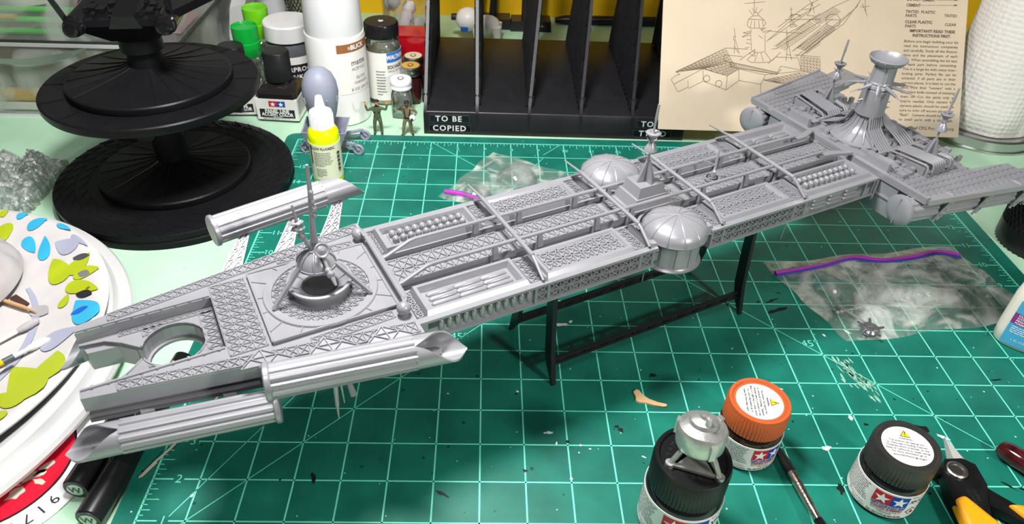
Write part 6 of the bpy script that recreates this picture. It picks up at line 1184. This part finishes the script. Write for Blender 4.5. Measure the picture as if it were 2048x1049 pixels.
tag(MB().prism(pz, .001, .05).build('putty_piece', mat('peach_styrene', '#E2BC8A', rough=.6)), 'small peach-coloured wing-shaped piece lying on the mat', 'part')
# glue bottle
o = thing('glue_bottle', 'white oval glue bottle with blue and purple label at the right edge', 'bottle', (21.75, 6.55, 0), math.radians(-32))
def oval(rx, ry, z, n=48): return [(math.copysign(abs(math.cos(2 * PI * i / n)) ** .75, math.cos(2 * PI * i / n)) * rx, math.copysign(abs(math.sin(2 * PI * i / n)) ** .75, math.sin(2 * PI * i / n)) * ry, z) for i in range(n)]
k = MB(); lay = [(.72, .42, 0), (.78, .47, .05), (.8, .48, .4), (.8, .48, 1.45), (.76, .46, 1.75), (.62, .4, 2.0), (.4, .3, 2.14), (.3, .28, 2.2), (.3, .28, 2.3)]
for a in lay: k.v += oval(*a)
k.f = [(j * 48 + i, j * 48 + (i + 1) % 48, (j + 1) * 48 + (i + 1) % 48, (j + 1) * 48 + i) for j in range(len(lay) - 1) for i in range(48)] + [tuple(range(48))[::-1]]
k.build('body', mat('glue_white', '#E9E5D8', rough=.35, sub=.2), o, ang=50); knurl(.34, 2.25, 2.75, 24, .03, .04).build('cap', mat('glue_cap', '#E24A1E', rough=.4), o); MB().lathe([(.2, 2.73), (.1, 3.3), (.05, 3.35), (.0001, 3.35)], 20).build('nozzle', mat('glue_cap', '#fff'), o)
def of(x, y, e=.0):
    t_ = max(-.999, min(.999, x / .84)); a = math.acos(abs(t_) ** (1 / .75)) if abs(t_) > 0 else PI / 2; yy = -(math.sin(a) ** .75) * .48; return (x * (1), yy - .012 - e, y)
def opatch(x0, x1, y0, y1, nm, m_, e, par):
    return quad(MB(), x0, x1, y0, y1, lambda x, y: of(x, y, e), 16).build(nm, m_, par)
lb = opatch(-.66, .66, .12, 1.5, 'label', mat('label_sky', '#4AA6CF', rough=.4), 0, o); opatch(-.66, .66, .78, 1.12, 'purple_band', mat('label_purple', '#8C2F86'), .006, lb)
k = MB()
for t_, y_ in (('CLEAR PARTS CEMENT', 1.07), ('COLLE POUR PIECES', .99), ('PEGAMENTO DE PIEZAS', .91), ('FORMADOR DE VENTANAS', .83)): write(k, t_, .075, lambda x, y, y_=y_: of(x - .1, y_ + y, .012), bold=.002, shear=.15, fit=.95)
write(k, '1 FL OZ (29.5 ml)', .09, lambda x, y: of(x - .1, .3 + y, .006), fit=.7); k.build('lettering', LWH, lb); k = MB(); fine_print(lambda x, y: of(x, y, .006), -.58, .4, .5, .74, 4, k, 8); k.build('small_print', LWH, lb, kind='stuff')
k = MB(); n = 32; k.add([of(.18 + .3 * math.cos(2 * PI * i / n), 1.3 + .13 * math.sin(2 * PI * i / n), .006) for i in range(n)], [tuple(range(n))]); k.build('logo_oval', LWH, lb); k = MB(); write(k, 'Testors', .13, lambda x, y: of(x + .18, 1.3 + y, .012), shear=.2, fit=.42, bold=.002); k.build('lettering', TXT, lb)
# ------------------------------------------------------------------ zip bags and clear parts
BAG = film('bag_film', '#F8FAF2', .17, .14, 1.5, .8, .15); ZIP = mat('zip_pink', '#C23FBE', rough=.35); ZIPB = mat('zip_purple', '#4A3FA8', rough=.35)
def bag(lab, A, B, C_, D, zv, wav, hgt, seed):
    """A..D: corners; the zip runs parallel to A-B at v=zv"""
    o = thing('zip_bag', lab, 'bag', (A[0], A[1], 0)); P = [V((p[0] - A[0], p[1] - A[1], 0)) for p in (A, B, C_, D)]
    def pos(u, v): return (P[0] * (1 - u) + P[1] * u) * (1 - v) + (P[3] * (1 - u) + P[2] * u) * v
    def hz(u, v): 
        e = min(1, 5 * min(u, 1 - u, v, 1 - v)); return .03 + e * (hgt + wav * (math.sin(u * 11 + seed + 4 * math.sin(v * 5)) * .5 + math.sin(v * 13 + u * 6 + seed * 2) * .3 + math.sin((u + v) * 23 + seed) * .16)) + .0
    def f(u, v): p = pos(u, v); return (p.x + .05 * math.sin(v * 17 + seed), p.y + .06 * math.sin(u * 15 + seed), max(.02, hz(u, v)))
    MB().grid(f, 70, 50).build('film_top', BAG, o, ang=80)
    MB().grid(lambda u, v: (f(u, v)[0], f(u, v)[1], .012), 20, 14).build('film_bottom', BAG, o, ang=80)
    for dv, m_, w_ in ((0, ZIP, .075), (.022, ZIPB, .04)):
        MB().tube([(lambda q: (q[0], q[1], q[2] + .03))(f(.01 + .96 * i / 40, zv + dv)) for i in range(41)], w_, 8).build('zip_strip', m_, o)
    return o
bag('clear zip bag with magenta zip strip and small parts, right of the ship', (15.5, 9.85), (21.9, 10.95), (22.9, 7.6), (16.85, 6.45), .17, .2, .22, 1.3)
bag('clear zip bag with pink zip strip holding clear domes, behind the ship', (5.5, 13.25), (9.2, 11.3), (11.0, 14.3), (7.3, 16.35), .1, .06, .1, 4.1)
CLR = film('clear_styrene', '#F4F7F5', .12, .3, .5, .05, .04)
def cdome(lab, x, y, r, facets, z=.02, op=0):
    prof = [(r * math.cos(a), z + r * .8 * math.sin(a)) for a in [i * PI / 2 / 8 for i in range(8 if op else 9)]]; prof = prof[:8] + ([] if op else [(.0001, z + r * .8)])
    inn = [(max(.0001, p[0] - .04), p[1] - .03 if i else p[1]) for i, p in enumerate(prof)]
    tag(MB().lathe(prof + inn[::-1], facets, cap=False).build('clear_dome', CLR, ang=(20 if facets < 20 else 50)), lab, 'dome', 'clear domes in the bag', (x, y, 0))
cdome('large clear plastic dome in the bag behind the ship', 8.15, 14.4, .72, 40, op=1); cdome('small faceted clear dome in the bag behind the ship', 6.75, 13.35, .52, 10); cdome('clear plastic dome at the bag corner behind the ship', 10.0, 13.75, .62, 40)
for i, (p, q, l) in enumerate((((6.95, 15.05, .1), (7.5, 15.7, .12), 'short clear sprue rod at the top corner of the bag'), ((7.15, 15.0, .08), (7.55, 14.75, .08), 'small clear sprue peg beside the large dome'), ((8.9, 14.3, .1), (9.5, 14.05, .1), 'clear sprue rod between the two round domes'), ((5.95, 13.55, .08), (6.35, 14.0, .1), 'clear sprue rod by the pink zip strip'))):
    tag(MB().tube([p, q], .05, 8).build('clear_sprue', CLR), l, 'sprue', 'clear sprue in the bag')
GS = GREY
o = thing('antenna_part', 'tiny grey cross-shaped antenna part inside the right zip bag', 'part', (17.25, 7.55, .06)); MB().tube([(-.4, -.05, .1), (.4, .2, .1)], .035, 8).build('bar', GS, o); MB().tube([(-.25, .28, .1), (.35, -.5, .1)], .035, 8).build('rod', GS, o)
for x in (-.35, -.22, .25, .36): MB().ball((x, .075 + x * .31, .1), .07, 10, 8).build('bead', GS, o)
o = thing('chrome_fitting', 'small shiny grey ring part at the bag bottom corner', 'part', (17.55, 6.85, .05)); MB().lathe([(.16, 0), (.24, .05), (.26, .14), (.2, .2), (.1, .16), (.0001, .2)], 20).build('dish', mat('grey_shiny', (.35, .35, .38), rough=.15, metal=.8), o)
for i in range(5): a = 2 * PI * i / 5; MB().tube([(.2 * math.cos(a), .2 * math.sin(a), .15), (.36 * math.cos(a), .36 * math.sin(a), .2)], [.05, .03], 8).build('spoke', mat('grey_shiny', (0, 0, 0)), o)
tag(MB().ball((0, 0, 0), .07, 12, 8).build('white_bead', LWH), 'tiny white bead in the right zip bag', 'bead', loc=(17.05, 8.25, .3))
# ------------------------------------------------------------------ two painted figurines
def figurine(lab, loc, rz, J, E, mats, pick, extras):
    o = thing('figurine', lab, 'figurine', loc, rz, 'painted figurines'); o.scale = (1.12, 1.08, 1.05)
    names = list(J); me = bpy.data.meshes.new('body'); me.from_pydata([J[n][:3] for n in names], [(names.index(a), names.index(b_)) for a, b_ in E], [])
    ob = bpy.data.objects.new('body', me); COL.objects.link(ob); md = ob.modifiers.new('skin', 'SKIN'); md.use_smooth_shade = True; md.branch_smoothing = .4
    for i, n_ in enumerate(names): r = J[n_][3]; me.skin_vertices[0].data[i].radius = (r, r * (J[n_][4] if len(J[n_]) > 4 else 1)); me.skin_vertices[0].data[i].use_root = (n_ == 'pelvis')
    sd = ob.modifiers.new('sub', 'SUBSURF'); sd.levels = 2; sd.render_levels = 2
    bpy.context.view_layer.update(); dg = bpy.context.evaluated_depsgraph_get(); nm = bpy.data.meshes.new_from_object(ob.evaluated_get(dg)); bpy.data.objects.remove(ob); bpy.data.meshes.remove(me)
    nm.name = 'body'; nm.materials.clear()
    for m_ in mats: nm.materials.append(m_)
    for p in nm.polygons: p.material_index = pick(p.center); p.use_smooth = True
    b_ = bpy.data.objects.new('body', nm); COL.objects.link(b_); b_.parent = o; extras(o); return o
OLV, BRN, SKN, SKD, BTS = mat('coverall_olive', '#525C44', rough=.7, var=.2, vscale=9), mat('coverall_khaki', '#766A4A', rough=.7, var=.2, vscale=9), mat('figure_skin', '#C98A50', rough=.6), mat('figure_skin_dark', '#6B4630', rough=.6), mat('boot_black', '#17171A', rough=.5)
def base_joints(w=.15):
    return {'pelvis': (0, 0, .72, .115, .8), 'belly': (0, 0, .85, .115, .75), 'chest': (0, 0, 1.02, .145, .7), 'neck': (0, 0, 1.15, .05), 'chin': (0, -.025, 1.22, .06), 'face': (0, -.015, 1.29, .082), 'crown': (0, 0, 1.36, .07),
            'hipL': (-.085, 0, .66, .085), 'kneeL': (-.11, -.015, .38, .062), 'ankL': (-.12, .01, .09, .045), 'toeL': (-.13, -.11, .035, .035), 'hipR': (.085, 0, .66, .085), 'kneeR': (.11, -.015, .38, .062), 'ankR': (.12, .01, .09, .045), 'toeR': (.13, -.11, .035, .035),
            'shL': (-.17, 0, 1.08, .065), 'shR': (.17, 0, 1.08, .065)}
BE = [('pelvis', 'belly'), ('belly', 'chest'), ('chest', 'neck'), ('neck', 'chin'), ('chin', 'face'), ('face', 'crown'), ('pelvis', 'hipL'), ('hipL', 'kneeL'), ('kneeL', 'ankL'), ('ankL', 'toeL'), ('pelvis', 'hipR'), ('hipR', 'kneeR'), ('kneeR', 'ankR'), ('ankR', 'toeR'), ('chest', 'shL'), ('chest', 'shR')]
def hand(J, E, wrist, side, base, up):
    b_, up = V(base), V(up).normalized(); sd = V((side, 0, 0)); J[wrist + 'p'] = (*(b_ + up * .05), .03, .6); E.append((wrist, wrist + 'p'))
    for i, (dx_, l) in enumerate(((-.024, .062), (-.008, .072), (.008, .07), (.024, .058))):
        a = b_ + up * .075 + sd * dx_; c = a + up * l * .55 + sd * dx_ * .3; e = a + up * l + sd * dx_ * .4 + V((0, -.012, 0)); J[f'{wrist}f{i}a'] = (*a, .0105); J[f'{wrist}f{i}b'] = (*c, .0095); J[f'{wrist}f{i}c'] = (*e, .008)
        E += [(wrist + 'p', f'{wrist}f{i}a'), (f'{wrist}f{i}a', f'{wrist}f{i}b'), (f'{wrist}f{i}b', f'{wrist}f{i}c')]
    t_ = b_ + up * .04 + sd * -.045; J[wrist + 't'] = (*t_, .0105); J[wrist + 'tt'] = (*(t_ + up * .035 + sd * -.015), .009); E += [(wrist + 'p', wrist + 't'), (wrist + 't', wrist + 'tt')]
def facebits(o, skin, hair, cap=True):
    MB().ball((0, .012, 1.325), .088, 18, 10, z0=.0, sc=(1, 1.05, .85)).build('hair', hair, o, ang=60)
    for x in (-.03, .03): MB().ball((x, -.09, 1.3), .011, 8, 6).build('eye', BTS, o); MB().ball((x * 2.75, .0, 1.285), .018, 8, 6, sc=(.6, 1, 1.4)).build('ear', skin, o)
    MB().add([(0, -.09, 1.3), (-.014, -.095, 1.265), (.014, -.095, 1.265), (0, -.118, 1.268)], [(0, 1, 3), (0, 3, 2), (1, 2, 3), (0, 2, 1)]).build('nose', skin, o); MB().box(-.025, .025, -.1, -.088, 1.236, 1.245).build('mouth', mat('mouth_dark', '#4A2A22'), o)
J = base_joints(); E_ = list(BE)
J.update({'elL': (-.31, -.02, .98, .05), 'wrL': (-.37, -.05, 1.22, .034), 'elR': (.31, -.02, 1.0, .05), 'wrR': (.36, -.05, 1.24, .034)}); E_ += [('shL', 'elL'), ('elL', 'wrL'), ('shR', 'elR'), ('elR', 'wrR')]
hand(J, E_, 'wrL', -1, J['wrL'][:3], (-.05, -.02, 1)); hand(J, E_, 'wrR', 1, J['wrR'][:3], (.05, -.02, 1))
def pick1(c):
    if c.z < .1: return 2
    if abs(c.x) > .25 and c.z > 1.235: return 1
    if abs(c.x) < .13 and c.z > 1.19: return 1
    return 0
def ex1(o):
    facebits(o, SKN, BTS); MB().ball((0, -.05, 1.215), .055, 12, 8, sc=(1, .7, .9)).build('beard', BTS, o, ang=60); MB().lathe([(.125, .735), (.128, .75), (.125, .77)], 24, cap=False).xf(lambda p: V((p.x, p.y * .78, p.z))).build('belt', OLV, o)
    for x in (-.07, .07): MB().box(x - .035, x + .035, -.115, -.1, .98, 1.04).build('chest_pocket', OLV, o)
figurine('olive-coverall figurine with both hands raised, left of the pair by the mat edge', (2.92, 17.72, TZ), math.radians(4), J, E_, [OLV, SKN, BTS], pick1, ex1)
J = base_joints(); E_ = list(BE)
J['kneeL'] = (-.13, -.03, .38, .062); J['ankL'] = (-.17, .0, .09, .045); J['toeL'] = (-.23, -.1, .035, .035); J['ankR'] = (.16, .03, .09, .045); J['toeR'] = (.18, -.09, .035, .035)
J.update({'elL': (-.34, -.06, 1.14, .05), 'wrL': (-.16, -.13, 1.27, .034), 'elR': (.33, .02, .92, .05), 'wrR': (.2, -.12, .8, .034)}); E_ += [('shL', 'elL'), ('elL', 'wrL'), ('shR', 'elR'), ('elR', 'wrR')]
hand(J, E_, 'wrL', -1, J['wrL'][:3], (1, -.1, .25)); hand(J, E_, 'wrR', 1, J['wrR'][:3], (-.6, -.4, -.3))
def pick2(c):
    if c.z < .1: return 2
    if c.y < -.1 and c.z > 1.22 and c.x < -.05: return 1
    if abs(c.x) < .13 and c.z > 1.2: return 1
    if c.y < -.125 and c.z < .86 and c.z > .7: return 1
    return 0
def ex2(o):
    facebits(o, SKD, BTS)
    for s_ in (-1, 1): MB().obar((.1 * s_, -.1, 1.12), (.06 * s_, -.115, .78), .03, .015, (0, 1, 0)).build('harness_strap', BTS, o)
    MB().lathe([(.125, .74), (.13, .76), (.125, .79)], 24, cap=False).xf(lambda p: V((p.x, p.y * .8, p.z))).build('belt', BTS, o)
figurine('khaki-coverall figurine saluting with a helmet under one arm, right of the pair', (4.06, 17.68, TZ), math.radians(8), J, E_, [BRN, SKD, BTS], pick2, ex2)
o = thing('helmet', 'tiny white helmet with dark visor under the saluting figurine arm', 'helmet', (4.27, 17.56, TZ + .82)); MB().ball((0, 0, 0), .125, 18, 12).build('shell', LWH, o); MB().box(-.05, .03, -.135, -.07, -.06, .04).build('visor', BTS, o)
# ------------------------------------------------------------------ inches -> metres
S4 = Matrix.Scale(IN, 4)
for me in bpy.data.meshes: me.transform(S4)
for o in bpy.data.objects:
    o.location = o.location * IN
    if o.type == 'EMPTY': o.empty_display_size *= IN
    for md in o.modifiers:
        if md.type == 'BEVEL': md.width *= IN
        if md.type == 'SOLIDIFY': md.thickness *= IN
